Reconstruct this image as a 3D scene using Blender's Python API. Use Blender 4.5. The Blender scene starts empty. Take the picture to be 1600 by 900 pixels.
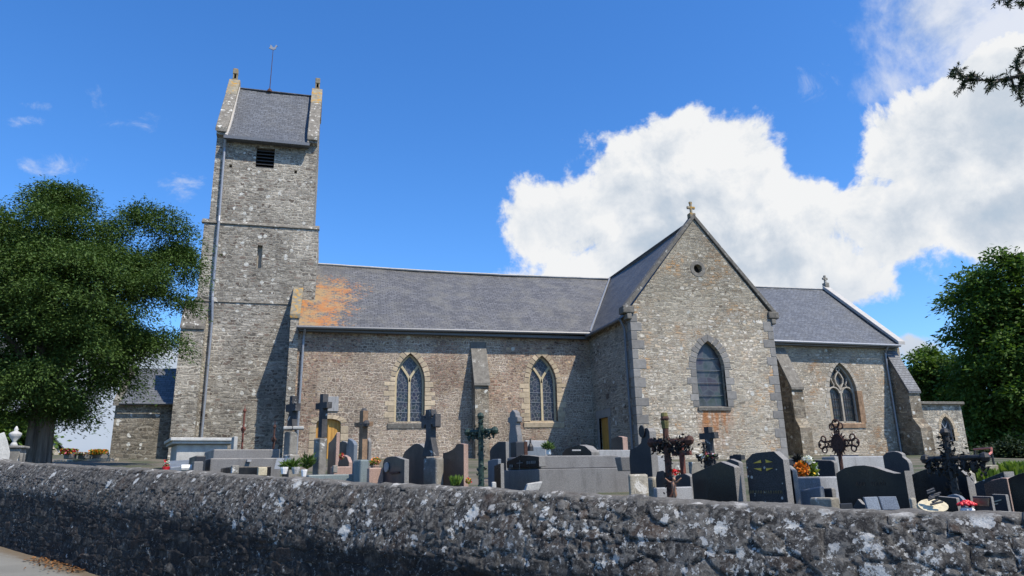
import bpy, bmesh, math, random
import numpy as np
from mathutils import Vector, Matrix
from mathutils.geometry import tessellate_polygon
random.seed(7); RNG = np.random.default_rng(7)
R = math.radians
scene = bpy.context.scene
COL = scene.collection

# ------------------------------------------------------------------ camera
EYE = Vector((0, 0, 1.6)); FPX = 1100.0
PI_, RO_, YA_ = R(15.07), R(-1.32), R(15.13)
FW = Vector((math.sin(YA_)*math.cos(PI_), math.cos(YA_)*math.cos(PI_), math.sin(PI_)))
r0 = Vector((math.cos(YA_), -math.sin(YA_), 0)); u0 = r0.cross(FW)
RT = r0*math.cos(RO_) + u0*math.sin(RO_); UP = -r0*math.sin(RO_) + u0*math.cos(RO_)
cd = bpy.data.cameras.new('camera'); cam = bpy.data.objects.new('camera', cd); COL.objects.link(cam)
cd.sensor_width = 36; cd.lens = 36*FPX/1600; cd.clip_start = .05; cd.clip_end = 5000
cam.matrix_world = Matrix(((RT.x, UP.x, -FW.x, EYE.x), (RT.y, UP.y, -FW.y, EYE.y), (RT.z, UP.z, -FW.z, EYE.z), (0, 0, 0, 1)))
scene.camera = cam

# measuring helpers: a direction seen in the photograph, met with a real plane or distance
def ray(x, y):
    x, y = float(x), float(y); return ((x-800)*RT - (y-450)*UP + FPX*FW).normalized()
def hit(x, y, n, c):
    d = ray(x, y); return EYE + d*((c - EYE.dot(n))/d.dot(n))
def atX(x, y, X): return hit(x, y, Vector((1, 0, 0)), X)
def atY(x, y, Y): return hit(x, y, Vector((0, 1, 0)), Y)
def atD(x, y, D):
    d = ray(x, y); return EYE + d*(D/math.hypot(d.x, d.y))

# ------------------------------------------------------------------ sun, sky, exposure
SUN_AZ, SUN_EL = 36.0, 56.0
SUND = Vector((math.sin(R(SUN_AZ))*math.cos(R(SUN_EL)), -math.cos(R(SUN_AZ))*math.cos(R(SUN_EL)), math.sin(R(SUN_EL))))
sl = bpy.data.lights.new('sun', 'SUN'); sl.energy = 5.0; sl.angle = R(.5); sl.color = (1, .90, .755)
so = bpy.data.objects.new('sun', sl); COL.objects.link(so); so.rotation_euler = SUND.to_track_quat('Z', 'Y').to_euler()
so.location = (0, 0, 60)
vs = scene.view_settings
vs.view_transform = 'Standard'; vs.look = 'None'; vs.exposure = 0.42; vs.gamma = 1; vs.use_curve_mapping = False

class NT:
    """small helper for node trees"""
    def __init__(s, tree): s.t = tree; s.n = tree.nodes; s.l = tree.links
    def new(s, typ, **kw):
        n = s.n.new(typ)
        for k, v in kw.items(): setattr(n, k, v)
        return n
    def put(s, sock, v):
        if isinstance(v, bpy.types.NodeSocket): s.l.new(v, sock)
        else: sock.default_value = v
    def math(s, op, a, b=None, c=None, clamp=False):
        n = s.new('ShaderNodeMath', operation=op, use_clamp=clamp)
        s.put(n.inputs[0], a)
        if b is not None: s.put(n.inputs[1], b)
        if c is not None: s.put(n.inputs[2], c)
        return n.outputs[0]
    def vmath(s, op, a, b=None, out=0):
        n = s.new('ShaderNodeVectorMath', operation=op)
        s.put(n.inputs[0], a)
        if b is not None: s.put(n.inputs[1], b)
        return n.outputs[out]
    def scale(s, v, xyz): return s.vmath('MULTIPLY', v, xyz)
    def noise(s, vec, scale, detail=3, rough=.55, dist=0, dim='3D'):
        n = s.new('ShaderNodeTexNoise', noise_dimensions=dim)
        s.put(n.inputs['Vector'], vec); n.inputs['Scale'].default_value = scale
        n.inputs['Detail'].default_value = detail; n.inputs['Roughness'].default_value = rough
        n.inputs['Distortion'].default_value = dist
        return n
    def map(s, v, a, b, c=0., d=1., smooth=True):
        n = s.new('ShaderNodeMapRange', interpolation_type='SMOOTHSTEP' if smooth else 'LINEAR')
        s.put(n.inputs[0], v); n.inputs[1].default_value = a; n.inputs[2].default_value = b
        n.inputs[3].default_value = c; n.inputs[4].default_value = d
        return n.outputs[0]
    def mix(s, f, a, b, mode='MIX'):
        n = s.new('ShaderNodeMix', data_type='RGBA', blend_type=mode)
        s.put(n.inputs[0], f); s.put(n.inputs[6], c4(a)); s.put(n.inputs[7], c4(b))
        return n.outputs[2]
    def ramp(s, f, stops, interp='CONSTANT'):
        n = s.new('ShaderNodeValToRGB'); cr = n.color_ramp; cr.interpolation = interp
        while len(cr.elements) < len(stops): cr.elements.new(.5)
        for e, (p, c) in zip(cr.elements, stops): e.position = p; e.color = c4(c)
        s.put(n.inputs[0], f); return n.outputs[0]
def c4(c):
    if isinstance(c, bpy.types.NodeSocket): return c
    return tuple(c) if len(c) == 4 else (*c, 1)

w = bpy.data.worlds.new('World'); scene.world = w; w.use_nodes = True
T = NT(w.node_tree); T.n.clear()
SKY_STRENGTH = .105
sky = T.new('ShaderNodeTexSky', sky_type='NISHITA'); sky.sun_disc = False
sky.sun_elevation = R(SUN_EL); sky.sun_rotation = R(180-SUN_AZ); sky.air_density = 1.0; sky.dust_density = .4; sky.ozone_density = 2.4
hs = T.new('ShaderNodeHueSaturation'); hs.inputs['Saturation'].default_value = 1.26; hs.inputs['Value'].default_value = 1.36
T.l.new(sky.outputs[0], hs.inputs['Color'])
skycol = T.mix(1, hs.outputs[0], (.80, .98, 1.20), 'MULTIPLY')
bg1 = T.new('ShaderNodeBackground'); T.l.new(skycol, bg1.inputs[0]); bg1.inputs[1].default_value = SKY_STRENGTH
tc = T.new('ShaderNodeTexCoord'); V = T.vmath('NORMALIZE', tc.outputs['Generated'])
def cloud_field(vec, blobs):
    best = None
    for (x, y, a, b, k) in blobs:
        n = ray(x, y); e = ray(x+50, y) - ray(x-50, y); e = (e - n*e.dot(n)).normalized(); g = n.cross(e)
        if g.z < 0: g = -g
        m = FPX/(Vector((x-800, y-450, FPX)).length)
        a_ = a/FPX*m; b_ = b/FPX*m
        dx = T.vmath('DOT_PRODUCT', vec, tuple(e/a_), out=1); dy = T.vmath('DOT_PRODUCT', vec, tuple(g/b_), out=1)
        off = (n.dot(e/a_), n.dot(g/b_))
        r2 = T.math('ADD', T.math('MULTIPLY', dx, dx), T.math('MULTIPLY', dy, dy))
        val = T.math('MAXIMUM', T.math('SUBTRACT', k, r2), -1.2)
        best = val if best is None else T.math('SMOOTH_MAX', best, val, .35)
    return best
BIG = [(890, 360, 108, 100, 1.1), (1000, 300, 140, 110, 1), (1130, 260, 100, 100, 1), (1060, 380, 240, 125, 1.3), (1180, 360, 85, 75, 1),
       (1290, 415, 100, 60, .8), (1400, 350, 100, 95, .9), (1460, 220, 110, 105, 1.1), (1590, 190, 150, 130, 1.2), (1560, 320, 150, 90, 1), (1440, 540, 60, 30, .9), (1105, 430, 290, 78, 1.2), (130, 650, 190, 110, 1.4)]
WISP = [(60, 700, 400, 60, .9), (900, 700, 900, 50, .9), (1270, 130, 70, 50, .25), (155, 165, 24, 40, .6), (225, 195, 60, 30, .55), (100, 255, 60, 28, .7), (285, 290, 44, 30, .55), (60, 165, 40, 14, .22), (40, 190, 40, 14, .2)]
nz = T.noise(V, 8.5, 11, .62, .2); nz2 = T.noise(T.vmath('ADD', V, tuple(SUND*.03)), 8.5, 8, .62, .2)
nzL = T.noise(T.scale(V, (1, 1, 1.7)), 4.6, 4, .55)
fld = cloud_field(V, BIG)
den = T.math('ADD', fld, T.math('MULTIPLY', T.math('SUBTRACT', nz.outputs[0], .5), 3.6))
al = T.map(den, .0, .42)
fw = cloud_field(V, WISP); nw = T.noise(T.scale(V, (1, 1, 1.6)), 15, 9, .68, .5)
alw = T.math('MULTIPLY', T.map(T.math('ADD', fw, T.math('MULTIPLY', T.math('SUBTRACT', nw.outputs[0], .54), 4.6)), -.1, 1.6), .70)
fv = cloud_field(V, [(1480, 45, 165, 95, 1.1), (1570, 70, 170, 130, 1.2), (1400, 130, 70, 50, .8)])
alv = T.math('MULTIPLY', T.map(T.math('ADD', fv, T.math('MULTIPLY', T.math('SUBTRACT', nz.outputs[0], .5), 3.4)), -.1, 1.15), .82)
alpha = T.math('MAXIMUM', al, T.math('MAXIMUM', alw, alv))
lit = T.math('MULTIPLY', T.math('SUBTRACT', nz.outputs[0], nz2.outputs[0]), 3.2)
core = T.map(den, .35, 1.5)
sh = T.math('ADD', T.math('SUBTRACT', .97, T.math('MULTIPLY', core, T.map(nzL.outputs[0], .36, .60, .0, .95))), lit, clamp=True)
ccol = T.ramp(sh, [(0, (.52, .62, .74)), (.35, (.64, .71, .80)), (.7, (.82, .86, .91)), (1, (.96, .97, .98))], 'LINEAR')
sv = T.new('ShaderNodeSeparateXYZ'); T.l.new(V, sv.inputs[0])
ccol = T.mix(T.map(sv.outputs[2], .26, .10, 0, .85), ccol, (.50, .60, .76))      # low cloud seen through more air
bg2 = T.new('ShaderNodeBackground'); T.l.new(ccol, bg2.inputs[0]); bg2.inputs[1].default_value = .70
mx = T.new('ShaderNodeMixShader'); T.l.new(alpha, mx.inputs[0]); T.l.new(bg1.outputs[0], mx.inputs[1]); T.l.new(bg2.outputs[0], mx.inputs[2])
wo = T.new('ShaderNodeOutputWorld'); T.l.new(mx.outputs[0], wo.inputs[0])

# ------------------------------------------------------------------ materials
def material(name):
    m = bpy.data.materials.new(name); m.use_nodes = True
    t = NT(m.node_tree); b = t.n['Principled BSDF']
    return m, t, b
def bump(t, b, h, strength, dist=.02):
    n = t.new('ShaderNodeBump'); n.inputs['Strength'].default_value = strength; n.inputs['Distance'].default_value = dist
    t.put(n.inputs['Height'], h); t.l.new(n.outputs[0], b.inputs['Normal'])
def pos(t): return t.new('ShaderNodeNewGeometry').outputs['Position']

def masonry(name, sw, sh_, pal, mortar, mw=.10, bumpd=.03, lichen=.1, tint=(.75, 1.2), stains=None, warm=None, dirt=.35, distort=1.0):
    """rubble laid in rough courses; sw, sh_ = stone length and height in metres"""
    m, t, b = material(name)
    uv = t.new('ShaderNodeUVMap').outputs[0]; P = pos(t)
    n1 = t.noise(uv, 3.2, 2, .5, dim='2D'); nf = t.noise(uv, 38, 4, .65, dim='2D'); nm = t.noise(uv, 9, 4, .6, dim='2D'); nl = t.noise(P, .55, 4, .6)
    # courses wander and swell; two stone sizes alternate in patches
    nw_ = t.noise(t.scale(uv, (1/sw, .55/sh_, 1)), .62, 3, .6, dim='2D'); nw2 = t.noise(t.scale(uv, (.55/sw, 1/sh_, 1)), .30, 2, .5, dim='2D')
    off = t.vmath('ADD', t.scale(t.vmath('SUBTRACT', nw_.outputs['Color'], (.5, .5, .5)), (distort*sw*1.5, distort*sh_*1.6, 0)), t.scale(t.vmath('SUBTRACT', nw2.outputs['Color'], (.5, .5, .5)), (distort*sw*1.2, distort*sh_*2.2, 0)))
    off = t.vmath('ADD', off, t.scale(t.vmath('SUBTRACT', nf.outputs['Color'], (.5, .5, .5)), (sh_*.30, sh_*.26, 0)))
    v = t.vmath('ADD', uv, off)
    def bricks(w_, h_, sq, fr):
        br = t.new('ShaderNodeTexBrick'); t.l.new(v, br.inputs['Vector']); br.inputs['Scale'].default_value = 1
        br.offset = .47; br.offset_frequency = 2; br.squash = sq; br.squash_frequency = fr
        br.inputs['Color1'].default_value = (0, 0, 0, 1); br.inputs['Color2'].default_value = (1, 1, 1, 1); br.inputs['Mortar'].default_value = (.5, .5, .5, 1)
        br.inputs['Mortar Size'].default_value = h_*.20; br.inputs['Mortar Smooth'].default_value = 1.0; br.inputs['Bias'].default_value = 0
        br.inputs['Brick Width'].default_value = w_; br.inputs['Row Height'].default_value = h_
        return br
    b1 = bricks(sw*1.25, sh_*1.5, .6, 3); b2 = bricks(sw*.80, sh_*1.0, 1.6, 3)
    pm = t.noise(uv, 1.9, 3, .6, dim='2D'); pmask = t.map(pm.outputs[0], .495, .505)
    fac = t.mix(pmask, t_comb(t, b1.outputs['Fac']), t_comb(t, b2.outputs['Fac'])); rnd = t.mix(pmask, b1.outputs['Color'], b2.outputs['Color'])
    fs_ = t.new('ShaderNodeSeparateColor'); t.l.new(fac, fs_.inputs[0]); rs_ = t.new('ShaderNodeSeparateColor'); t.l.new(rnd, rs_.inputs[0])
    edge = t.math('SUBTRACT', t.math('ADD', t.math('SUBTRACT', 1, fs_.outputs[0]), t.math('MULTIPLY', t.math('SUBTRACT', nm.outputs[0], .5), .55)), .0)
    wn = t.new('ShaderNodeTexWhiteNoise', noise_dimensions='1D'); t.l.new(rs_.outputs[0], wn.inputs['W'])
    sep = t.new('ShaderNodeSeparateColor'); t.l.new(wn.outputs['Color'], sep.inputs[0])
    lo, hi = mw*2.2, mw*7.5
    stone = t.map(edge, lo, hi)
    k = len(pal); col = t.ramp(sep.outputs[0], [(i/k, c) for i, c in enumerate(pal)])
    val = t.map(sep.outputs[1], 0, 1, .50, 1.45, False)
    col = t.mix(1, col, t.vmath('MULTIPLY', (1, 1, 1), t_comb(t, val)), 'MULTIPLY')
    col = t.mix(t.map(nm.outputs[0], .3, .75, 0, .55), col, t.mix(.55, col, (.07, .065, .06)))
    if warm:
        nwm = t.noise(P, .9, 3, .6)
        col = t.mix(t.math('MULTIPLY', t.map(nwm.outputs[0], .48, .68), t.map(sep.outputs[2], .35, .7)), col, warm)
    mcol = t.mix(t.map(nf.outputs[0], .3, .8, 0, .7), mortar, tuple(c*.55 for c in mortar))
    rp = t.noise(P, .42, 3, .55); rpm = t.map(rp.outputs[0], .50, .56)      # patches repointed in wider pale joints
    stone = t.mix(rpm, t_comb(t, stone), t_comb(t, t.map(edge, mw*4.2, mw*9.5)))
    mcol = t.mix(rpm, mcol, tuple(min(1, c*1.25) for c in mortar))
    col = t.mix(t.math('MULTIPLY', rpm, .45), col, t.mix(t.math('MULTIPLY', sep.outputs[2], 1.0), (.17, .155, .13), (.40, .37, .31)))
    col = t.mix(stone, mcol, col)
    # weathering at the scale of metres, and white lichen rosettes
    tv = t.map(nl.outputs[0], .32, .7, tint[0], tint[1], False)
    col = t.mix(1, col, t_comb(t, tv), 'MULTIPLY')
    if dirt:
        ns = t.noise(t.scale(P, (1.2, 1.2, .35)), 1.0, 5, .65)
        col = t.mix(t.map(ns.outputs[0], .52, .75, 0, dirt), col, (.06, .058, .052))
    if lichen:
        lv = t.new('ShaderNodeTexVoronoi', voronoi_dimensions='2D'); lv.inputs['Scale'].default_value = 4.3
        t.l.new(t.vmath('ADD', uv, t.scale(n1.outputs['Color'], (.09, .09, 0))), lv.inputs['Vector'])
        ls = t.new('ShaderNodeSeparateColor'); t.l.new(lv.outputs['Color'], ls.inputs[0])
        rad = t.math('MULTIPLY', t.map(ls.outputs[0], 1-lichen, 1), .42)
        lm = t.map(t.math('SUBTRACT', rad, t.math('ADD', lv.outputs['Distance'], t.math('MULTIPLY', t.math('SUBTRACT', nf.outputs[0], .5), .3))), 0, .05)
        col = t.mix(lm, col, (.52, .52, .48))
    if stains: col = stains(t, col, P, uv, nm.outputs[0])
    t.l.new(col, b.inputs['Base Color']); b.inputs['Roughness'].default_value = .95; b.inputs['Specular IOR Level'].default_value = .15
    h = t.math('ADD', t.math('MULTIPLY', t.map(edge, lo*.4, hi*1.2), t.map(sep.outputs[2], 0, 1, .55, 1.1, False)), t.math('MULTIPLY', nf.outputs[0], .45))
    bump(t, b, h, .8, bumpd)
    return m
def t_comb(t, v):
    n = t.new('ShaderNodeCombineXYZ')
    for i in range(3): t.put(n.inputs[i], v)
    return n.outputs[0]

def gable_stain(t, col, P, uv, nm):
    s = t.new('ShaderNodeSeparateXYZ'); t.l.new(P, s.inputs[0])
    nn = t.noise(t.scale(P, (3.5, 3.5, .8)), 1, 4, .7)
    k = t.math('MULTIPLY', t.math('MULTIPLY', t.map(s.outputs[0], 14.2, 14.7), t.map(s.outputs[0], 16.1, 15.6)), t.math('MULTIPLY', t.map(s.outputs[2], 2.0, 3.9), t.map(s.outputs[2], 4.15, 4.1)))
    k = t.math('MULTIPLY', k, t.map(nn.outputs[0], .36, .58, .1, .85))
    col = t.mix(k, col, (.34, .13, .035))
    # the head of the gable is weathered grey
    g = t.math('MULTIPLY', t.map(t.math('ADD', s.outputs[2], t.math('MULTIPLY', nn.outputs[0], 1.6)), 7.0, 10.2), .55)
    return t.mix(g, col, t.mix(1, col, (.52, .54, .52), 'MULTIPLY'))
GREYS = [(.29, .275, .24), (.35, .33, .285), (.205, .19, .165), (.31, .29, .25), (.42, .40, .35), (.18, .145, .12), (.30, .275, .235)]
PINKS = [(.34, .24, .18), (.27, .19, .15), (.39, .30, .22), (.32, .205, .155), (.36, .285, .22), (.22, .155, .125), (.41, .31, .205)]
BUFFS = [(.47, .425, .345), (.53, .49, .41), (.41, .365, .295), (.45, .41, .345), (.56, .52, .45), (.37, .31, .24), (.46, .385, .285)]
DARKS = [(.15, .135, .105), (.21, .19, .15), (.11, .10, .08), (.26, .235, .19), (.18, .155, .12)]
M = {}
M['tower'] = masonry('tower rubble', .235, .105, GREYS, (.40, .375, .32), .11, .035, .16, (.72, 1.18))
M['nave'] = masonry('nave rubble', .15, .085, PINKS, (.42, .365, .30), .09, .022, .012, (.75, 1.18), dirt=.3)
M['gable'] = masonry('transept rubble', .24, .098, BUFFS, (.44, .40, .32), .08, .03, .03, (.82, 1.14), stains=gable_stain, warm=(.45, .27, .13), dirt=.25)
M['chancel'] = masonry('chancel rubble', .22, .098, BUFFS, (.40, .36, .29), .08, .03, .07, (.78, 1.14), warm=(.36, .22, .12), dirt=.4)
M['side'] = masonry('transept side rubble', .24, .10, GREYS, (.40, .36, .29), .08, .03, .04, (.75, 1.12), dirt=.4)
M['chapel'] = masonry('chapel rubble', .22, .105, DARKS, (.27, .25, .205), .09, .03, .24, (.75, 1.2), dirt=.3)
M['apse'] = masonry('apse rubble', .30, .19, BUFFS[:4]+GREYS[:2], (.42, .40, .34), .10, .03, .12, (.75, 1.15))
M['buttress'] = masonry('buttress ashlar', .40, .20, [(.24, .20, .14), (.30, .25, .18), (.18, .14, .10), (.27, .23, .17), (.33, .29, .22)], (.33, .30, .245), .035, .02, .14, (.6, 1.1), dirt=.7)
M['lowwall'] = masonry('low rubble', .3, .14, BUFFS[:4], (.40, .36, .29), .1, .03, .05)

def cutstone(name, base, var=.25, lich=None, rough=.9, island=True, dirt=.3):
    m, t, b = material(name); P = pos(t)
    n = t.noise(P, 6, 5, .65); nf = t.noise(P, 55, 3, .6)
    col = t.mix(t.map(n.outputs[0], .3, .72), tuple(c*(1-var) for c in base), tuple(c*(1+var) for c in base))
    if island:
        g = t.new('ShaderNodeNewGeometry')
        col = t.mix(1, col, t_comb(t, t.map(g.outputs['Random Per Island'], 0, 1, .75, 1.2, False)), 'MULTIPLY')
    col = t.mix(t.map(nf.outputs[0], .45, .75, 0, .45), col, tuple(c*.45 for c in base))
    if dirt:
        ns = t.noise(t.scale(P, (2, 2, .6)), 1.2, 5, .65); col = t.mix(t.map(ns.outputs[0], .5, .75, 0, dirt), col, (.06, .058, .055))
    if lich:
        nl = t.noise(P, 5, 6, .7, .5)
        for (lo, hi, lc) in lich: col = t.mix(t.map(nl.outputs[0], lo, hi), col, lc)
    t.l.new(col, b.inputs['Base Color']); b.inputs['Roughness'].default_value = rough; b.inputs['Specular IOR Level'].default_value = .25
    bump(t, b, t.math('ADD', nf.outputs[0], n.outputs[0]), .5, .012)
    return m
M['coping'] = cutstone('weathered coping', (.15, .142, .125), lich=[(.59, .64, (.30, .295, .27))])
M['orange_coping'] = cutstone('orange lichen coping', (.22, .20, .15), lich=[(.50, .60, (.36, .21, .05))])
M['yellow_stone'] = cutstone('ochre dressed stone', (.42, .35, .25), .15, dirt=.15)
M['tracery'] = cutstone('pale tracery stone', (.46, .40, .27), .12, dirt=.1, island=False)
M['grey_tracery'] = cutstone('grey tracery stone', (.36, .33, .28), .2, island=False)
M['grey_quoin'] = cutstone('grey granite dressing', (.21, .205, .195), .14, dirt=.2)
M['rust_stone'] = cutstone('rusty dressed stone', (.27, .18, .115), .35)
M['white_mortar'] = cutstone('pale mortar', (.40, .39, .37), .1, island=False, dirt=.1)
M['string'] = cutstone('string course stone', (.155, .145, .125), .3, lich=[(.58, .62, (.5, .5, .46))])
M['old_stone'] = cutstone('lichened grave stone', (.22, .21, .185), .3, lich=[(.57, .62, (.5, .5, .47))])
M['dark_stone'] = cutstone('blackened grave stone', (.075, .075, .078), .35, lich=[(.62, .66, (.42, .42, .40))])
M['pale_stone'] = cutstone('pale grave stone', (.42, .42, .40), .15)
M['rough_stone'] = cutstone('rough stone block', (.30, .28, .23), .35, lich=[(.58, .64, (.5, .49, .45))])
M['terracotta'] = cutstone('salmon stone', (.36, .25, .20), .25, dirt=.2)
M['cream'] = cutstone('cream pottery', (.50, .45, .32), .1, island=False)

def granite(name, base, speck=.4, rough=.25, sc=160, lich=False):
    m, t, b = material(name); P = pos(t)
    n = t.noise(P, sc, 2, .7); nl = t.noise(P, 2.5, 4, .6)
    col = t.mix(t.map(n.outputs[0], .35, .68), tuple(c*(1-speck) for c in base), tuple(c*(1+speck) for c in base))
    col = t.mix(t.map(nl.outputs[0], .4, .75, 0, .35), col, tuple(c*.6 for c in base))
    st = t.noise(t.scale(P, (5, 5, .9)), 1.0, 5, .7); col = t.mix(t.map(st.outputs[0], .48, .72, 0, .45), col, (.04, .038, .035))
    if lich:
        lv = t.new('ShaderNodeTexVoronoi'); lv.inputs['Scale'].default_value = 26; t.l.new(P, lv.inputs['Vector'])
        ls = t.new('ShaderNodeSeparateColor'); t.l.new(lv.outputs['Color'], ls.inputs[0])
        lm = t.map(t.math('SUBTRACT', t.math('MULTIPLY', t.map(ls.outputs[0], .72, 1), .35), t.math('ADD', lv.outputs['Distance'], t.math('MULTIPLY', t.math('SUBTRACT', n.outputs[0], .5), .2))), 0, .04)
        col = t.mix(lm, col, (.34, .35, .33))
    t.l.new(col, b.inputs['Base Color'])
    t.l.new(t.map(nl.outputs[0], .35, .7, rough, rough+.22), b.inputs['Roughness']); b.inputs['Specular IOR Level'].default_value = .3
    bump(t, b, n.outputs[0], .12, .002)
    return m
M['black_granite'] = granite('black granite', (.009, .010, .012), .5, .24)
M['slate_granite'] = granite('dark blue granite', (.026, .029, .036), .4, .34)
M['lichen_granite'] = granite('dark lichened granite', (.026, .028, .032), .6, .5, 120, True)
M['grey_granite'] = granite('grey granite', (.165, .163, .160), .35, .45)
M['light_granite'] = granite('light granite', (.29, .295, .30), .3, .45)
M['brown_granite'] = granite('brown granite', (.15, .085, .06), .4, .3)
M['dark_brown_granite'] = granite('dark brown granite', (.085, .06, .05), .4, .35)
M['pink_granite'] = granite('salmon granite', (.34, .235, .19), .3, .4)
M['edge_granite'] = granite('sawn granite edge', (.20, .195, .185), .35, .6)
M['blue_granite'] = granite('pale blue granite', (.15, .175, .205), .25, .3)
M['teal_granite'] = granite('grey green granite', (.16, .195, .20), .3, .4)

def slate(name, base, lichen=None, mott=.3, sw=.22, rh=.11, rough=.55):
    m, t, b = material(name); P = pos(t)
    uv = t.new('ShaderNodeUVMap').outputs[0]
    wob = t.noise(uv, 1.3, 2, .5, dim='2D')
    uv2 = t.vmath('ADD', uv, t.scale(t.vmath('SUBTRACT', wob.outputs['Color'], (.5, .5, .5)), (.03, .035, 0)))
    br = t.new('ShaderNodeTexBrick'); t.l.new(uv2, br.inputs['Vector']); br.inputs['Scale'].default_value = 1
    br.inputs['Brick Width'].default_value = sw; br.inputs['Row Height'].default_value = rh; br.inputs['Mortar Size'].default_value = .011
    br.inputs['Mortar Smooth'].default_value = .3; br.inputs['Bias'].default_value = 0
    br.inputs['Color1'].default_value = (*[c*.72 for c in base], 1); br.inputs['Color2'].default_value = (*[c*1.28 for c in base], 1)
    br.inputs['Mortar'].default_value = (*[c*.2 for c in base], 1)
    n = t.noise(P, 1.1, 5, .65); nf = t.noise(P, 22, 4, .65)
    col = br.outputs['Color']
    col = t.mix(t.map(n.outputs[0], .42, .7, 0, mott), col, (.16, .155, .13))
    col = t.mix(t.map(nf.outputs[0], .55, .75, 0, mott), col, (.24, .235, .21))
    st = t.noise(t.scale(P, (2.6, .5, .5)), 1.0, 4, .65); col = t.mix(t.map(st.outputs[0], .5, .72, 0, .5), col, tuple(c*.6 for c in base))
    if lichen: col = lichen(t, col, P, nf.outputs[0])
    t.l.new(col, b.inputs['Base Color']); b.inputs['Roughness'].default_value = rough
    s = t.new('ShaderNodeSeparateXYZ'); t.l.new(uv2, s.inputs[0])
    fr = t.math('FRACT', t.math('DIVIDE', s.outputs[1], rh))
    h = t.math('ADD', t.math('MULTIPLY', t.math('SUBTRACT', 1, fr), .8), t.math('ADD', t.math('MULTIPLY', br.outputs['Fac'], -.5), t.math('MULTIPLY', nf.outputs[0], .35)))
    bump(t, b, h, .7, .02)
    return m
def orange_lichen(t, col, P, nf):
    s = t.new('ShaderNodeSeparateXYZ'); t.l.new(P, s.inputs[0])
    nn = t.noise(t.scale(P, (.9, .8, 1.6)), 1.5, 7, .72); n3 = t.noise(P, 1.4, 3, .6); nk = t.noise(t.scale(P, (4.5, 3, 11)), 1.5, 3, .75)
    x = t.math('ADD', s.outputs[0], t.math('MULTIPLY', t.math('SUBTRACT', s.outputs[1], 30), -.30))
    zone = t.math('MULTIPLY', t.map(x, 2.1, -.5), t.map(s.outputs[2], 11.9, 10.2))
    k = t.math('ADD', t.math('MULTIPLY', zone, .8), t.math('ADD', t.math('MULTIPLY', t.math('SUBTRACT', nn.outputs[0], .5), 1.5), t.math('MULTIPLY', t.math('SUBTRACT', nk.outputs[0], .5), 2.2)))
    k = t.map(k, .50, .80, 0, .9)
    return t.mix(k, col, t.mix(t.map(n3.outputs[0], .35, .65), (.36, .14, .03), (.30, .20, .09)))
M['nave_slate'] = slate('old nave slates', (.094, .096, .100), orange_lichen, .5, .24, .145)
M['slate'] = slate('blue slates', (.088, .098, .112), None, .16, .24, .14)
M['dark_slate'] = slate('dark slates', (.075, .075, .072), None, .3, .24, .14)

def plain(name, base, rough=.6, metal=0., var=.15, sc=20, b_=0.2):
    m, t, b = material(name); P = pos(t); n = t.noise(P, sc, 4, .6)
    t.l.new(t.mix(t.map(n.outputs[0], .3, .7), tuple(c*(1-var) for c in base), tuple(min(1, c*(1+var)) for c in base)), b.inputs['Base Color'])
    b.inputs['Roughness'].default_value = rough; b.inputs['Metallic'].default_value = metal
    if b_: bump(t, b, n.outputs[0], b_, .006)
    return m
M['zinc'] = plain('zinc', (.23, .25, .28), .45, .3)
M['gutter'] = plain('dark zinc gutter', (.11, .12, .135), .5, .2)
M['iron'] = plain('black iron', (.014, .014, .015), .6, 0, .4, 60)
M['rust'] = plain('rusty iron', (.055, .022, .014), .85, 0, .5, 50)
M['red_rust'] = plain('red rusty iron', (.12, .035, .022), .8, 0, .4, 50)
M['green_iron'] = plain('green painted iron', (.010, .030, .022), .6, 0, .5, 40)
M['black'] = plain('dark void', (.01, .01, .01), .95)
M['louvre'] = plain('dark louvre', (.035, .035, .037), .7)
M['white'] = plain('white paint', (.72, .72, .70), .6)
M['red'] = plain('red plastic', (.55, .02, .03), .4)
M['red_white'] = plain('faded red paint', (.45, .16, .13), .6)
M['gold'] = plain('gilt paint', (.50, .34, .03), .45)
M['silver'] = plain('silver lettering', (.22, .22, .21), .5)
M['bark'] = None
M['moss'] = plain('mossy wood', (.11, .10, .035), .95, 0, .4, 30, .6)
M['flesh'] = plain('bronze figure', (.28, .15, .09), .5)
M['ivy_dead'] = plain('dark ironwork leaves', (.010, .010, .009), .8, 0, .5, 30)
def wood():
    m, t, b = material('ochre painted wood'); P = pos(t)
    n = t.noise(t.scale(P, (14, 14, 1.2)), 1, 4, .6)
    s = t.new('ShaderNodeSeparateXYZ'); t.l.new(P, s.inputs[0])
    fr = t.math('FRACT', t.math('MULTIPLY', t.math('ADD', s.outputs[0], s.outputs[1]), 7.5))
    col = t.mix(t.map(n.outputs[0], .3, .7), (.33, .165, .03), (.52, .29, .06))
    col = t.mix(t.map(fr, .07, .03), col, (.09, .04, .01)); t.l.new(col, b.inputs['Base Color']); b.inputs['Roughness'].default_value = .6
    return m
M['wood'] = wood()
def leaded(name, base, line, sc, rough=.35):
    m, t, b = material(name); uv = t.new('ShaderNodeUVMap').outputs[0]
    v = t.new('ShaderNodeTexVoronoi', voronoi_dimensions='2D', feature='DISTANCE_TO_EDGE'); v.inputs['Scale'].default_value = sc; t.l.new(uv, v.inputs['Vector'])
    f = t.new('ShaderNodeTexVoronoi', voronoi_dimensions='2D'); f.inputs['Scale'].default_value = sc; t.l.new(uv, f.inputs['Vector'])
    col = t.mix(t.map(v.outputs[0], .03, .09), line, t.mix(.5, base, t.mix(1, f.outputs['Color'], base, 'MULTIPLY')))
    n = t.noise(uv, 3, 3, .6, dim='2D'); col = t.mix(t.map(n.outputs[0], .3, .7, 0, .5), col, tuple(c*1.7 for c in base))
    t.l.new(col, b.inputs['Base Color']); b.inputs['Roughness'].default_value = rough
    bump(t, b, v.outputs[0], .4, .01)
    return m
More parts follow.
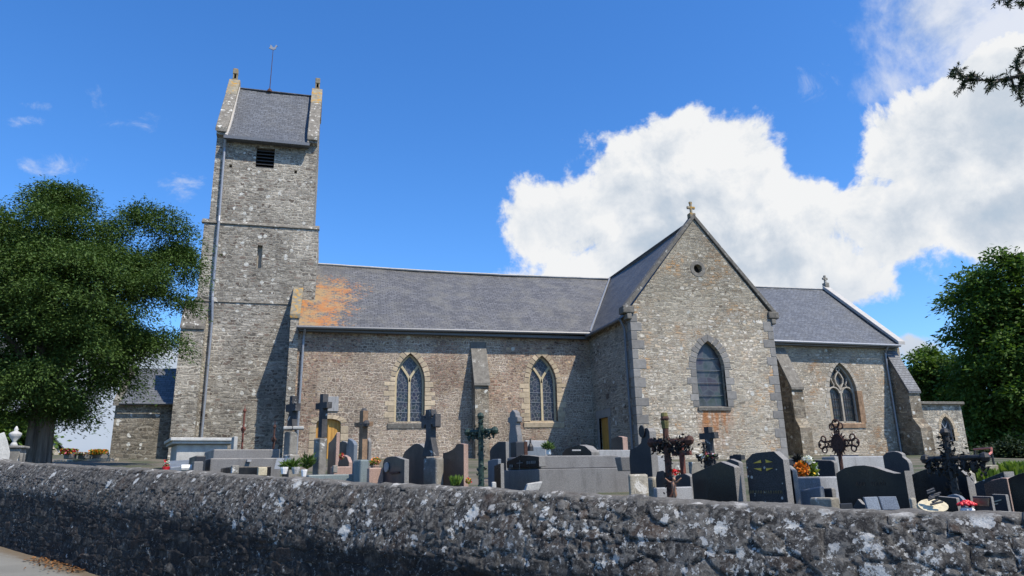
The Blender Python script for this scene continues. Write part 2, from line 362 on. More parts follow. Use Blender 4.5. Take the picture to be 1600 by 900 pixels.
M['stained'] = leaded('leaded glass', (.022, .027, .042), (.17, .175, .18), 6.5)
M['gable_glass'] = leaded('dusty plain glass', (.045, .052, .062), (.055, .062, .07), 2.2, .4)
M['clear_glass'] = leaded('small leaded panes', (.04, .045, .05), (.10, .10, .10), 9)

def leafmat(name, a, b_, trans=.25, rough=.55):
    m, t, b = material(name); g = t.new('ShaderNodeNewGeometry')
    n = t.noise(g.outputs['Position'], .9, 3, .6)
    k = t.math('ADD', t.math('MULTIPLY', g.outputs['Random Per Island'], .6), t.math('MULTIPLY', n.outputs[0], .5), clamp=True)
    col = t.mix(k, a, b_); t.l.new(col, b.inputs['Base Color']); b.inputs['Roughness'].default_value = rough; b.inputs['Specular IOR Level'].default_value = .12
    tr = t.new('ShaderNodeBsdfTranslucent'); t.l.new(t.mix(1, col, (1.1, 1.25, .5), 'MULTIPLY'), tr.inputs[0])
    ms = t.new('ShaderNodeMixShader'); ms.inputs[0].default_value = trans
    t.l.new(b.outputs[0], ms.inputs[1]); t.l.new(tr.outputs[0], ms.inputs[2]); t.l.new(ms.outputs[0], t.n['Material Output'].inputs[0])
    return m
M['yew'] = leafmat('yew needles', (.022, .047, .013), (.082, .136, .034), .16)
M['broad'] = leafmat('broad leaves', (.034, .066, .014), (.095, .165, .036), .3)
M['grass'] = leafmat('grass blades', (.05, .10, .02), (.16, .24, .05), .3)
M['shrub'] = leafmat('shrub leaves', (.06, .11, .02), (.20, .27, .05), .3)
M['yew_and_shade'] = leafmat('yew twig needles', (.012, .022, .010), (.035, .055, .022), .1)
for nm, c in dict(petal_red=(.6, .03, .04), petal_orange=(.75, .22, .03), petal_yellow=(.75, .5, .05), petal_white=(.8, .8, .78), petal_pink=(.65, .18, .22), petal_salmon=(.7, .3, .15)).items():
    M[nm] = leafmat(nm.replace('_', ' '), tuple(x*.8 for x in c), c, .2)
def barkmat():
    m, t, b = material('fibrous bark'); P = pos(t)
    n = t.noise(t.scale(P, (9, 9, .8)), 1, 6, .65); 
    t.l.new(t.mix(t.map(n.outputs[0], .3, .7), (.045, .035, .028), (.16, .13, .105)), b.inputs['Base Color']); b.inputs['Roughness'].default_value = .95
    bump(t, b, n.outputs[0], 1, .06); return m
M['bark'] = barkmat()

# ------------------------------------------------------------------ mesh building
class MB:
    def __init__(s): s.v = []; s.f = []; s.m = []
    def add(s, vs, fs, m=0):
        o = len(s.v); s.v += [tuple(v) for v in vs]; s.f += [tuple(i+o for i in f) for f in fs]; s.m += [m]*len(fs); return s
    def hexa(s, p, m=0):   # 8 points: bottom ring then top ring
        return s.add(p, [(3, 2, 1, 0), (4, 5, 6, 7), (0, 1, 5, 4), (1, 2, 6, 5), (2, 3, 7, 6), (3, 0, 4, 7)], m)
    def box(s, x0, x1, y0, y1, z0, z1, m=0):
        return s.hexa([(x0, y0, z0), (x1, y0, z0), (x1, y1, z0), (x0, y1, z0), (x0, y0, z1), (x1, y0, z1), (x1, y1, z1), (x0, y1, z1)], m)
    def obox(s, o, e, n, p0, p1, q0, q1, z0, z1, m=0):   # box in a turned frame
        P = lambda a, b, z: (o[0]+e[0]*a+n[0]*b, o[1]+e[1]*a+n[1]*b, z)
        return s.hexa([P(p0, q0, z0), P(p1, q0, z0), P(p1, q1, z0), P(p0, q1, z0), P(p0, q0, z1), P(p1, q0, z1), P(p1, q1, z1), P(p0, q1, z1)], m)
    def prism(s, pts, ext, m=0):   # planar 3D polygon swept by ext
        k = len(pts); ext = Vector(ext); a = [Vector(p) for p in pts]; b = [p+ext for p in a]
        tris = tessellate_polygon([a])
        s.add(a+b, [tuple(t) for t in tris] + [tuple(i+k for i in reversed(t)) for t in tris] + [(i, (i+1) % k, (i+1) % k+k, i+k) for i in range(k)], m)
        return s
    def tube(s, pts, rad, n=8, m=0, cap=True):
        pts = [Vector(p) for p in pts]; k = len(pts)
        if not hasattr(rad, '__len__'): rad = [rad]*k
        vs = []; prev = None
        for i, p in enumerate(pts):
            d = (pts[min(i+1, k-1)] - pts[max(i-1, 0)]).normalized()
            if prev is None:
                a = Vector((0, 0, 1)) if abs(d.z) < .9 else Vector((1, 0, 0)); x = d.cross(a).normalized()
            else: x = (prev - d*prev.dot(d)).normalized()
            prev = x; y = d.cross(x)
            for j in range(n):
                an = 2*math.pi*j/n; vs.append(p + x*(rad[i]*math.cos(an)) + y*(rad[i]*math.sin(an)))
        fs = [(i*n+j, i*n+(j+1) % n, (i+1)*n+(j+1) % n, (i+1)*n+j) for i in range(k-1) for j in range(n)]
        if cap: fs += [tuple(range(n-1, -1, -1)), tuple(range((k-1)*n, k*n))]
        return s.add(vs, fs, m)
    def lathe(s, c, prof, n=14, m=0):
        vs = [(c[0]+r*math.cos(2*math.pi*j/n), c[1]+r*math.sin(2*math.pi*j/n), c[2]+z) for r, z in prof for j in range(n)]; k = len(prof)
        return s.add(vs, [(i*n+j, i*n+(j+1) % n, (i+1)*n+(j+1) % n, (i+1)*n+j) for i in range(k-1) for j in range(n)] + [tuple(range(n-1, -1, -1)), tuple(range((k-1)*n, k*n))], m)
    def sphere(s, c, r, m=0, n=10, sq=(1, 1, 1)):
        k = n//2+1; vs = []
        for i in range(k):
            th = math.pi*(i+.02)/(k-.96)
            for j in range(n): vs.append((c[0]+r*sq[0]*math.sin(th)*math.cos(2*math.pi*j/n), c[1]+r*sq[1]*math.sin(th)*math.sin(2*math.pi*j/n), c[2]+r*sq[2]*math.cos(th)))
        return s.add(vs, [(i*n+j, (i+1)*n+j, (i+1)*n+(j+1) % n, i*n+(j+1) % n) for i in range(k-1) for j in range(n)], m)
    def strip(s, o, ux, nrm, pts, wd, dp, m=0, closed=False):
        """bar of width wd and depth dp following a 2D path (u, z) in an upright plane; front face at the plane"""
        o, ux, nrm = Vector(o), Vector(ux), Vector(nrm); uz = Vector((0, 0, 1)); k = len(pts); L = []; Rr = []
        for i in range(k):
            a = Vector(pts[(i-1) % k] if closed or i > 0 else pts[i]); b = Vector(pts[(i+1) % k] if closed or i < k-1 else pts[i])
            d = (b-a).normalized(); nn = Vector((-d.y, d.x)); p = Vector(pts[i])
            L.append(p+nn*wd/2); Rr.append(p-nn*wd/2)
        vs = []
        for q in (L, Rr):
            for p in q: vs.append(o+ux*p.x+uz*p.y)
            for p in q: vs.append(o+ux*p.x+uz*p.y-nrm*dp)
        fs = []
        for i in range(k if closed else k-1):
            j = (i+1) % k
            fs += [(i, j, 2*k+j, 2*k+i), (i, k+i, k+j, j), (2*k+i, 2*k+j, 3*k+j, 3*k+i), (k+i, 3*k+i, 3*k+j, k+j)]
        if not closed: fs += [(0, 2*k, 3*k, k), (k-1, 2*k-1, 4*k-1, 3*k-1)]
        return s.add(vs, fs, m)
    def wall(s, o, ux, nrm, outline, holes=(), depth=.3, m=0, mr=None):
        """upright wall face with real openings and their reveals"""
        o, ux, nrm = Vector(o), Vector(ux), Vector(nrm); uz = Vector((0, 0, 1))
        loops = [outline]+list(holes); flat = [p for l in loops for p in l]
        tr = tessellate_polygon([[Vector((p[0], p[1], 0)) for p in l] for l in loops])
        vs = [o+ux*p[0]+uz*p[1] for p in flat]; fs = []
        for t in tr:
            a, b, c = (vs[i] for i in t)
            fs.append(tuple(t) if (b-a).cross(c-a).dot(nrm) > 0 else tuple(reversed(t)))
        s.add(vs, fs, m)
        for h in holes:
            k = len(h); a = [o+ux*p[0]+uz*p[1] for p in h]; b = [p-nrm*depth for p in a]
            s.add(a+b, [(i, (i+1) % k, (i+1) % k+k, i+k) for i in range(k)], m if mr is None else mr)
        return s
    def build(s, name, mats, parent=None, root=None, smooth=False, bev=0, loc=None):
        me = bpy.data.meshes.new(name)
        base = Vector(parent.matrix_world.translation) if parent is not None else Vector(loc if loc is not None else (0, 0, 0))
        if parent is not None: base = world_loc(parent)
        vs = np.array(s.v, dtype=float)
        me.from_pydata((vs-np.array(base)).tolist(), [], s.f)
        if not isinstance(mats, (list, tuple)): mats = [mats]
        for mm in mats: me.materials.append(M[mm] if isinstance(mm, str) else mm)
        me.polygons.foreach_set('material_index', s.m)
        uvl = me.uv_layers.new(name='UVMap'); me.update(); uvs = np.zeros((len(me.loops), 2))
        for p in me.polygons:
            n = p.normal
            if abs(n.z) > .96: ax, ay = Vector((1, 0, 0)), Vector((0, 1, 0))
            else:
                ax = Vector((-n.y, n.x, 0)).normalized(); ay = n.cross(ax)
                if ay.z < 0: ay = -ay
            for li in p.loop_indices:
                q = vs[me.loops[li].vertex_index]; uvs[li] = (ax.x*q[0]+ax.y*q[1], ay.x*q[0]+ay.y*q[1]+ay.z*q[2])
        uvl.data.foreach_set('uv', uvs.ravel())
        if smooth: me.polygons.foreach_set('use_smooth', [True]*len(me.polygons))
        ob = bpy.data.objects.new(name, me); COL.objects.link(ob)
        if parent is not None: ob.parent = parent
        else: ob.location = base
        if bev:
            bm = bmesh.new(); bm.from_mesh(me); bmesh.ops.recalc_face_normals(bm, faces=bm.faces); bm.to_mesh(me); bm.free()
            md = ob.modifiers.new('bevel', 'BEVEL'); md.width = bev; md.segments = 2; md.limit_method = 'ANGLE'; md.angle_limit = R(35)
        return ob
def world_loc(o):
    p = Vector((0, 0, 0))
    while o is not None: p += o.location; o = o.parent
    return p
def tag(o, label, cat, group=None, kind=None):
    if label: o['label'] = label
    if cat: o['category'] = cat
    if group: o['group'] = group
    if kind: o['kind'] = kind
    return o
def empty(name, loc, label, cat, group=None):
    o = bpy.data.objects.new(name, None); COL.objects.link(o); o.location = loc; o.empty_display_size = .2
    return tag(o, label, cat, group)

def leaf_mesh(name, C, A, B, mats, parent=None, loc=(0, 0, 0), midx=None):
    """many small diamond leaves: centre C, half length A, half width B"""
    n = len(C); base = np.array(world_loc(parent)) if parent is not None else np.array(loc)
    V_ = np.empty((n, 4, 3)); V_[:, 0] = C-A; V_[:, 1] = C+B; V_[:, 2] = C+A; V_[:, 3] = C-B; V_ -= base
    me = bpy.data.meshes.new(name); me.vertices.add(4*n); me.vertices.foreach_set('co', V_.ravel())
    me.loops.add(4*n); me.loops.foreach_set('vertex_index', np.arange(4*n, dtype=np.int32))
    me.polygons.add(n); me.polygons.foreach_set('loop_start', np.arange(0, 4*n, 4, dtype=np.int32))
    for mm in (mats if isinstance(mats, (list, tuple)) else [mats]): me.materials.append(M[mm])
    if midx is not None: me.polygons.foreach_set('material_index', np.asarray(midx, dtype=np.int32))
    me.update(calc_edges=True); me.validate()
    o = bpy.data.objects.new(name, me); COL.objects.link(o)
    if parent is not None: o.parent = parent
    else: o.location = base
    return o
def unit(a): return a/np.maximum(np.linalg.norm(a, axis=-1, keepdims=True), 1e-9)

def arch(cx, wd, z0, zs, za, n=8):
    h = za-zs; r = (h*h+(wd/2)**2)/wd; cxr = wd/2-r; pts = [(cx-wd/2, z0), (cx+wd/2, z0)]
    a1 = math.atan2(h, -cxr)
    arc = [(cxr+r*math.cos(a1*i/n), zs+r*math.sin(a1*i/n)) for i in range(n+1)]
    pts += [(cx+x, z) for x, z in arc] + [(cx-x, z) for x, z in reversed(arc[:-1])]
    return pts
def segarch(x0, x1, z0, zs, za, n=6):
    c = (x0+x1)/2; h = (x1-x0)/2
    return [(x0, z0), (x1, z0)] + [(c+h*math.cos(math.pi*i/n), zs+(za-zs)*math.sin(math.pi*i/n)) for i in range(n+1)]
def noise2(x, y, seed=0):
    """smooth value noise, numpy"""
    xi = np.floor(x).astype(int); yi = np.floor(y).astype(int); fx = x-xi; fy = y-yi; fx = fx*fx*(3-2*fx); fy = fy*fy*(3-2*fy)
    def hsh(a, b): 
        h = (a*374761393 + b*668265263 + seed*974711) & 0x7fffffff; h = ((h ^ (h >> 13))*1274126177) & 0x7fffffff
        return ((h ^ (h >> 16)) & 0xffff)/65535.
    return (hsh(xi, yi)*(1-fx)+hsh(xi+1, yi)*fx)*(1-fy)+(hsh(xi, yi+1)*(1-fx)+hsh(xi+1, yi+1)*fx)*fy
def fbm2(x, y, o=4, seed=0):
    s = 0; a = .5
    for i in range(o): s = s+a*noise2(x*2**i, y*2**i, seed+i); a *= .5
    return s/(1-.5**o)

# ================================================================== the setting: ground, road
def gz(x, y):
    yy = np.clip(y, -60, 45); return .93 - .008*np.clip(x, -60, 60) + .052*yy
WR = Vector((3.19, 2.73, 0)); WL = Vector((-4.9, 13.1, 0)); WT = (WL-WR).normalized(); WN = Vector((WT.y*-1, WT.x, 0))
if WN.y > 0: WN = -WN            # points at the road
WLEN = (WL-WR).length
wall_c = WR.dot(WN)
_tops = sorted([((hit(x, y, WN, wall_c)-WR).dot(WT), hit(x, y, WN, wall_c).z) for x, y in ((1600, 797), (1400, 793), (1200, 785), (1000, 774), (800, 763), (600, 754), (400, 743), (200, 731), (0, 720))])
_ts = np.array([t[0] for t in _tops]); _tz = np.array([t[1] for t in _tops])
def wall_top(s):
    z = np.interp(s, _ts, _tz)-.028+.012*np.clip(s/8, 0, 1)
    z = np.where(s < _ts[0], _tz[0]-.02*(_ts[0]-s), z); return np.where(s > _ts[-1], _tz[-1]+.05*(s-_ts[-1]), z)
_b = [hit(x, y, WN, wall_c+.23) for x, y in ((0, 853), (110, 884))]
_bs = [(p-WR).dot(WT) for p in _b]; BK = (_b[0].z-_b[1].z)/(_bs[0]-_bs[1])
def wall_base(s): return np.interp(s, [-30, -8, 0, _bs[1], _bs[0], 30, 60], [-1.0, -.32, -.05, _b[1].z, _b[0].z, _b[0].z+.05*(30-_bs[0]), _b[0].z+.05*(60-_bs[0])])

def sheet(name, xs, ys, zf, mat, kind='structure'):
    X, Y = np.meshgrid(xs, ys, indexing='ij'); Z = zf(X, Y); n, m_ = X.shape
    me = bpy.data.meshes.new(name); vs = np.stack([X, Y, Z], -1).reshape(-1, 3)
    fs = [(i*m_+j, (i+1)*m_+j, (i+1)*m_+j+1, i*m_+j+1) for i in range(n-1) for j in range(m_-1)]
    me.from_pydata(vs.tolist(), [], fs); me.materials.append(mat); me.polygons.foreach_set('use_smooth', [True]*len(fs)); me.update()
    o = bpy.data.objects.new(name, me); COL.objects.link(o); o['kind'] = kind; return o
def grassmat():
    m, t, b = material('grass and gravel'); P = pos(t); n = t.noise(P, .6, 5, .65); nf = t.noise(P, 30, 4, .7)
    col = t.mix(t.map(n.outputs[0], .42, .6), (.045, .06, .022), (.14, .12, .095)); col = t.mix(t.map(nf.outputs[0], .3, .8, 0, .6), col, (.05, .045, .035))
    t.l.new(col, b.inputs['Base Color']); b.inputs['Roughness'].default_value = .95; bump(t, b, nf.outputs[0], .8, .03); return m
def roadmat():
    m, t, b = material('worn asphalt'); P = pos(t); n = t.noise(P, .8, 4, .6); nf = t.noise(P, 130, 2, .7); nm = t.noise(P, 9, 5, .7)
    col = t.mix(t.map(n.outputs[0], .3, .7), (.135, .137, .120), (.19, .19, .17)); col = t.mix(t.map(nf.outputs[0], .35, .7, 0, .5), col, (.10, .10, .095))
    d = t.vmath('DOT_PRODUCT', t.vmath('SUBTRACT', P, tuple(WR + WN*.26)), tuple(WN), out=1)
    dd = t.math('ADD', d, t.math('MULTIPLY', t.math('SUBTRACT', nm.outputs[0], .5), .35))
    col = t.mix(t.map(dd, .30, .06, 0, .85), col, t.mix(nm.outputs[0], (.06, .05, .03), (.13, .085, .04)))
    t.l.new(col, b.inputs['Base Color']); b.inputs['Roughness'].default_value = .9; bump(t, b, nf.outputs[0], .6, .006); return m
far = np.concatenate([-np.geomspace(2600, 70, 9), np.linspace(-60, 70, 14), np.geomspace(80, 2600, 9)])
sheet('ground', far, far, lambda x, y: np.where(np.hypot(x, y) < 75, -1.2, 0.)-.3, grassmat())
# churchyard: raised terrain behind the wall, cut along the wall line
def yard():
    ss = np.linspace(-30, 75, 106); qs = np.concatenate([np.linspace(.38, 12, 40), np.linspace(13, 60, 26)])
    S, Q = np.meshgrid(ss, qs, indexing='ij'); X = WR.x+WT.x*S-WN.x*Q; Y = WR.y+WT.y*S-WN.y*Q
    Z = gz(X, Y)+.10*(fbm2(X*.7, Y*.7, 3, 3)-.5); 
    Z = np.where(Q > 56, -1.6, Z); n, m_ = S.shape
    me = bpy.data.meshes.new('churchyard_ground'); vs = np.stack([X, Y, Z], -1).reshape(-1, 3)
    me.from_pydata(vs.tolist(), [], [(i*m_+j, i*m_+j+1, (i+1)*m_+j+1, (i+1)*m_+j) for i in range(n-1) for j in range(m_-1)])
    me.materials.append(bpy.data.materials['grass and gravel']); me.polygons.foreach_set('use_smooth', [True]*len(me.polygons)); me.update()
    o = bpy.data.objects.new('churchyard_ground', me); COL.objects.link(o); o['kind'] = 'structure'
yard()
def road():
    ss = np.linspace(-30, 60, 91); qs = np.linspace(-.15, 14, 30); S, Q = np.meshgrid(ss, qs, indexing='ij')
    X = WR.x+WT.x*S+WN.x*Q; Y = WR.y+WT.y*S+WN.y*Q; Z = wall_base(S)+.01*(fbm2(X, Y, 3, 9)-.5)
    n, m_ = S.shape; me = bpy.data.meshes.new('road')
    me.from_pydata(np.stack([X, Y, Z], -1).reshape(-1, 3).tolist(), [], [(i*m_+j, (i+1)*m_+j, (i+1)*m_+j+1, i*m_+j+1) for i in range(n-1) for j in range(m_-1)])
    me.materials.append(roadmat()); me.polygons.foreach_set('use_smooth', [True]*len(me.polygons)); me.update()
    o = bpy.data.objects.new('road', me); COL.objects.link(o); o['kind'] = 'structure'
road()

# ------------------------------------------------------------------ the roadside wall: every stone shaped in the mesh
def voro(u, v, seed, jit=.66):
    ui = np.floor(u).astype(int); vi = np.floor(v).astype(int); f1 = np.full(u.shape, 9.); f2 = np.full(u.shape, 9.); rid = np.zeros(u.shape); cx = np.zeros(u.shape); cy = np.zeros(u.shape)
    def hs(a, b, k):
        h = (a*374761393+b*668265263+k*69069+seed*7919) & 0x7fffffff; h = ((h ^ (h >> 13))*1274126177) & 0x7fffffff; return ((h ^ (h >> 16)) & 0xffff)/65535.
    for du in (-2, -1, 0, 1, 2):
        for dv in (-1, 0, 1):
            a = ui+du; b = vi+dv; px = a+.5+jit*(hs(a, b, 1)-.5)+.5*(b % 2); py = b+.5+jit*.7*(hs(a, b, 2)-.5)
            wgt = 1+.5*(hs(a, b, 5)-.5)
            d = (np.abs(u-px)**5+np.abs(v-py)**5)**(1/5.)*wgt; nw = d < f1
            f2 = np.where(nw, f1, np.minimum(f2, d)); rid = np.where(nw, hs(a, b, 3), rid); cx = np.where(nw, u-px, cx); cy = np.where(nw, v-py, cy); f1 = np.where(nw, d, f1)
    return f2-f1, rid, cx, cy
def build_wall():
    s_ = []; s = -4.5
    while s < 19:
        s_.append(s); dist = (WR+WT*s).length; s += max(.011, dist*.0028)
    s_ = np.array(s_); hf = np.linspace(0, 1, 150); S, H = np.meshgrid(s_, hf, indexing='ij')
    top = wall_top(S); base = wall_base(S)-.15; hh = top-base
    z = base+H*hh; depth_from_top = top-z
    bd = .46+.16*(fbm2(S*1.1, S*0+2, 3, 77)-.5)+.05*(fbm2(S*5, S*0+4, 2, 79)-.5)
    tt = depth_from_top/bd; lean = np.where(tt < 1, .205*np.sin(np.clip(tt, 0, 1)*math.pi/2)**.85, .205+.03*(depth_from_top-bd))
    ledge = np.exp(-((depth_from_top-bd)/.06)**2)*.03*fbm2(S*1.7, S*0+3, 2, 4)*np.clip((6-S)/2, 0, 1)
    band = depth_from_top < bd
    wob = .12*(fbm2(S*2.6, z*3.4, 4, 11)-.5); wob2 = .08*(fbm2(S*3.1+7, z*3, 4, 13)-.5)
    u1, v1 = (S+wob)/.20, (z+wob2)/.105
    k = np.clip((S-2.5)/3, 0, 1)                          # farther along, the top stones stand on edge and lean
    u2, v2 = (S+wob-depth_from_top*.55*k)/(.19-.08*k), (depth_from_top+wob2)/(.115+.09*k)
    e1, r1, ax, ay = voro(u1, v1, 3); e2, r2, bx, by = voro(u2, v2, 8); e3_, r3_, gx, gy = voro((S+wob)/.10, (z+wob2)/.06, 17)
    fine = fbm2(S*2.1+5, z*3.2, 3, 61) > .54
    e1 = np.where(fine, e3_*.6, e1); r1 = np.where(fine, r3_, r1); ax = np.where(fine, gx, ax); ay = np.where(fine, gy, ay)
    fine2 = (fbm2(S*2.4+9, z*3.1, 3, 67) > .57) & (k < .6)
    e2 = np.where(fine2, e3_*.6, e2); r2 = np.where(fine2, r3_, r2); bx = np.where(fine2, gx, bx); by = np.where(fine2, gy, by)
    e = np.where(band, e2, e1); r = np.where(band, r2, r1); cx = np.where(band, bx, ax); cy = np.where(band, by, ay)
    e = e+.07*(fbm2(S*18, z*18, 3, 71)-.5)
    sm = np.clip((e-.012)/.06, 0, 1); sm = sm*sm*(3-2*sm)
    r3 = (r*7.31) % 1; r4 = (r*13.7) % 1
    rough = fbm2(S*9, z*11, 4, 21)-.5; chip = np.abs(fbm2(S*5+3, z*6, 4, 25)-.5)
    disp = .85*sm*(.014+.014*r3**1.3)+sm*(cx*(r3-.5)*.03+cy*(r4-.5)*.03)+.012*rough-.014*chip*sm+.035*(fbm2(S*1.3, z*1.3, 2, 31)-.5)*.7
    out = lean+ledge+disp
    X = WR.x+WT.x*S+WN.x*out; Y = WR.y+WT.y*S+WN.y*out
    topn = .03*(fbm2(S*3, S*0, 3, 41)-.5)*(H > .9); Z = z+topn*np.clip((H-.9)*10, 0, 1)
    # flat mortared top, then the back
    tq = np.array([.03, .08, .14, .22, .30, .38, .42, .42]); tz = np.array([.010, .012, .008, .004, -.004, -.016, -.05, -.55])
    S2 = np.repeat(s_[:, None], 8, 1); Q2 = np.repeat(tq[None], len(s_), 0)
    f = fbm2(S2*6, Q2*6, 4, 51); e3, r5, _, _ = voro(S2/.3, Q2/.3, 5)
    X2 = WR.x+WT.x*S2-WN.x*Q2; Y2 = WR.y+WT.y*S2-WN.y*Q2; Z2 = wall_top(S2)+tz[None]+.05*(f-.5)+topn[:, -1:]
    X = np.concatenate([X, X2], 1); Y = np.concatenate([Y, Y2], 1); Z = np.concatenate([Z, Z2], 1)
    rid = np.concatenate([r, r5*0+.5], 1); ed = np.concatenate([sm, np.clip(e3/.1, 0, 1)*.4], 1); bandv = np.concatenate([np.clip((bd+.05-depth_from_top)/.16, 0, 1), np.ones_like(X2)], 1)
    capv = np.concatenate([np.clip((.022-depth_from_top)/.03, 0, 1), np.ones_like(X2)], 1)
    n, m_ = X.shape; me = bpy.data.meshes.new('roadside_wall'); nv = n*m_
    me.vertices.add(nv); me.vertices.foreach_set('co', (np.stack([X, Y, Z], -1).reshape(-1, 3)-np.array([0, 8, 0])).ravel())
    I, J = np.meshgrid(np.arange(n-1), np.arange(m_-1), indexing='ij'); q = np.stack([I*m_+J, I*m_+J+1, (I+1)*m_+J+1, (I+1)*m_+J], -1).reshape(-1, 4)
    me.loops.add(q.size); me.loops.foreach_set('vertex_index', q.ravel().astype(np.int32)); me.polygons.add(len(q)); me.polygons.foreach_set('loop_start', np.arange(0, q.size, 4, dtype=np.int32))
    me.polygons.foreach_set('use_smooth', [True]*len(q))
    for nm, a in (('stone', rid), ('joint', ed), ('band', bandv), ('cap', capv)):
        at = me.attributes.new(nm, 'FLOAT', 'POINT'); at.data.foreach_set('value', a.ravel().astype(np.float32))
    me.update(calc_edges=True)
    m, t, b = material('old lichened rubble'); P = pos(t)
    A = lambda nm: t.new('ShaderNodeAttribute', attribute_name=nm).outputs['Fac']
    st, jo, ba, ca = A('stone'), A('joint'), A('band'), A('cap')
    nf = t.noise(P, 55, 5, .7); nm_ = t.noise(P, 9, 6, .68); nl = t.noise(P, 1.1, 4, .6); nz_ = t.noise(P, 22, 5, .7, .3)
    sx = t.vmath('DOT_PRODUCT', t.vmath('SUBTRACT', P, tuple(WR)), tuple(WT), out=1); near = t.map(sx, 6.5, .5)
    col = t.ramp(st, [(0, (.036, .034, .032)), (.16, (.075, .069, .060)), (.32, (.026, .026, .027)), (.46, (.095, .088, .078)), (.6, (.045, .041, .038)), (.74, (.066, .049, .039)), (.87, (.125, .117, .104))])
    col = t.mix(t.map(nm_.outputs[0], .35, .62, 0, .85), col, (.022, .022, .022))
    col = t.mix(t.map(nf.outputs[0], .50, .70, 0, .5), col, (.17, .165, .15))
    crust = t.math('MULTIPLY', t.map(t.math('ADD', nm_.outputs[0], t.math('MULTIPLY', nl.outputs[0], .8)), .72, 1.0), t.math('SUBTRACT', 1, ba))
    col = t.mix(t.math('MULTIPLY', crust, .85), col, (.016, .016, .017))
    # pale mortar lines
    jn = t.math('MULTIPLY', t.map(jo, .35, .02), t.map(nm_.outputs[0], .44, .62, 0, .8))
    col = t.mix(jn, col, t.mix(ba, (.24, .235, .22), (.10, .095, .09)))
    col = t.mix(t.math('MULTIPLY', t.map(jo, .45, .05), t.math('MULTIPLY', ba, .95)), col, (.018, .017, .016))
    # grey film of lichen on the sloping band
    col = t.mix(t.math('MULTIPLY', ba, t.map(nz_.outputs[0], .47, .58, 0, .5)), col, (.20, .195, .18))
    # white crusty lichen: blotches and rosettes, thickest at the near end
    nb = t.noise(P, 7.0, 9, .74, .3)
    bl = t.map(t.math('ADD', nb.outputs[0], t.math('MULTIPLY', near, .02)), .615, .63)
    bl = t.math('MULTIPLY', bl, t.map(nf.outputs[0], .42, .5))
    col = t.mix(t.math('MULTIPLY', bl, t.map(ba, 0, 1, .45, .85)), col, t.mix(nf.outputs[0], (.26, .27, .26), (.52, .54, .53)))
    fl = t.noise(P, 26, 6, .75); fl2 = t.noise(P, 2.2, 4, .6)       # fine pale speckle in drifts
    col = t.mix(t.math('MULTIPLY', t.math('MULTIPLY', t.map(fl.outputs[0], .57, .63), t.map(t.math('ADD', fl2.outputs[0], t.math('MULTIPLY', near, .06)), .46, .62)), t.map(ba, 0, 1, .4, .8)), col, (.40, .405, .39))
    for sc, thr, amp, wh in ((7., .55, .46, (.54, .56, .55)), (16., .60, .44, (.48, .49, .48)), (38., .60, .42, (.42, .43, .42))):
        lv = t.new('ShaderNodeTexVoronoi'); lv.inputs['Scale'].default_value = sc; t.l.new(t.vmath('ADD', P, t.scale(nz_.outputs['Color'], (.09, .09, .09))), lv.inputs['Vector'])
        ls = t.new('ShaderNodeSeparateColor'); t.l.new(lv.outputs['Color'], ls.inputs[0])
        cl = t.noise(P, 1.6, 3, .6)
        rad = t.math('MULTIPLY', t.math('MULTIPLY', t.map(ls.outputs[0], thr, 1), amp), t.map(t.math('ADD', cl.outputs[0], t.math('MULTIPLY', near, .12)), .40, .6))
        rad = t.math('MULTIPLY', rad, t.map(ba, 0, 1, .35, 1.1))
        lm = t.map(t.math('SUBTRACT', rad, t.math('ADD', lv.outputs['Distance'], t.math('MULTIPLY', t.math('SUBTRACT', nf.outputs[0], .5), .75))), .0, .03)
        col = t.mix(t.math('MULTIPLY', lm, .9), col, t.mix(nf.outputs[0], tuple(c*.5 for c in wh), wh))
    col = t.mix(t.math('MULTIPLY', ca, t.map(nm_.outputs[0], .3, .6, .4, .9)), col, t.mix(nf.outputs[0], (.055, .053, .049), (.20, .195, .18)))
    cb = t.noise(P, 6.0, 8, .7, .3); col = t.mix(t.math('MULTIPLY', ca, t.map(cb.outputs[0], .56, .62, 0, .8)), col, (.42, .42, .40))
    mo = t.noise(P, 3.1, 4, .6); col = t.mix(t.math('MULTIPLY', t.map(mo.outputs[0], .58, .75), .5), col, (.075, .045, .03))
    sat = t.new('ShaderNodeHueSaturation'); sat.inputs['Value'].default_value = .90; t.l.new(col, sat.inputs['Color']); dk = sat.outputs[0]
    t.l.new(t.mix(t.map(t.vmath('LENGTH', col, out=1), .30, .60), dk, col), b.inputs['Base Color']); b.inputs['Roughness'].default_value = .93; b.inputs['Specular IOR Level'].default_value = .2
    bump(t, b, t.math('ADD', nf.outputs[0], t.math('MULTIPLY', nz_.outputs[0], 1.2)), .8, .012)
    me.materials.append(m); o = bpy.data.objects.new('roadside_wall', me); COL.objects.link(o); o.location = (0, 8, 0)
    tag(o, 'long dark rubble wall with white lichen running along the road in front of the graves', 'wall')
build_wall()
# leaf litter at the foot of the wall
def litter():
    n = 240; s = RNG.uniform(_bs[1]-.5, _bs[1]+.75, n); q = .27+np.abs(RNG.normal(0, .13, n))
    c = np.stack([WR.x+WT.x*s+WN.x*q, WR.y+WT.y*s+WN.y*q, wall_base(s)+.015+RNG.uniform(0, .02, n)], 1)
    a = unit(RNG.normal(0, 1, (n, 3))*np.array([1, 1, .25]))*.022; b = unit(np.cross(a, [0, 0, 1.]))*.014
    o = leaf_mesh('leaf_litter', c, a, b, 'litter', loc=tuple(c[0])); o['kind'] = 'stuff'; tag(o, 'rusty brown dead leaves drifted along the foot of the roadside wall', 'leaves')
M['litter'] = leafmat('dead leaves', (.11, .055, .022), (.22, .11, .045), .1)
litter()

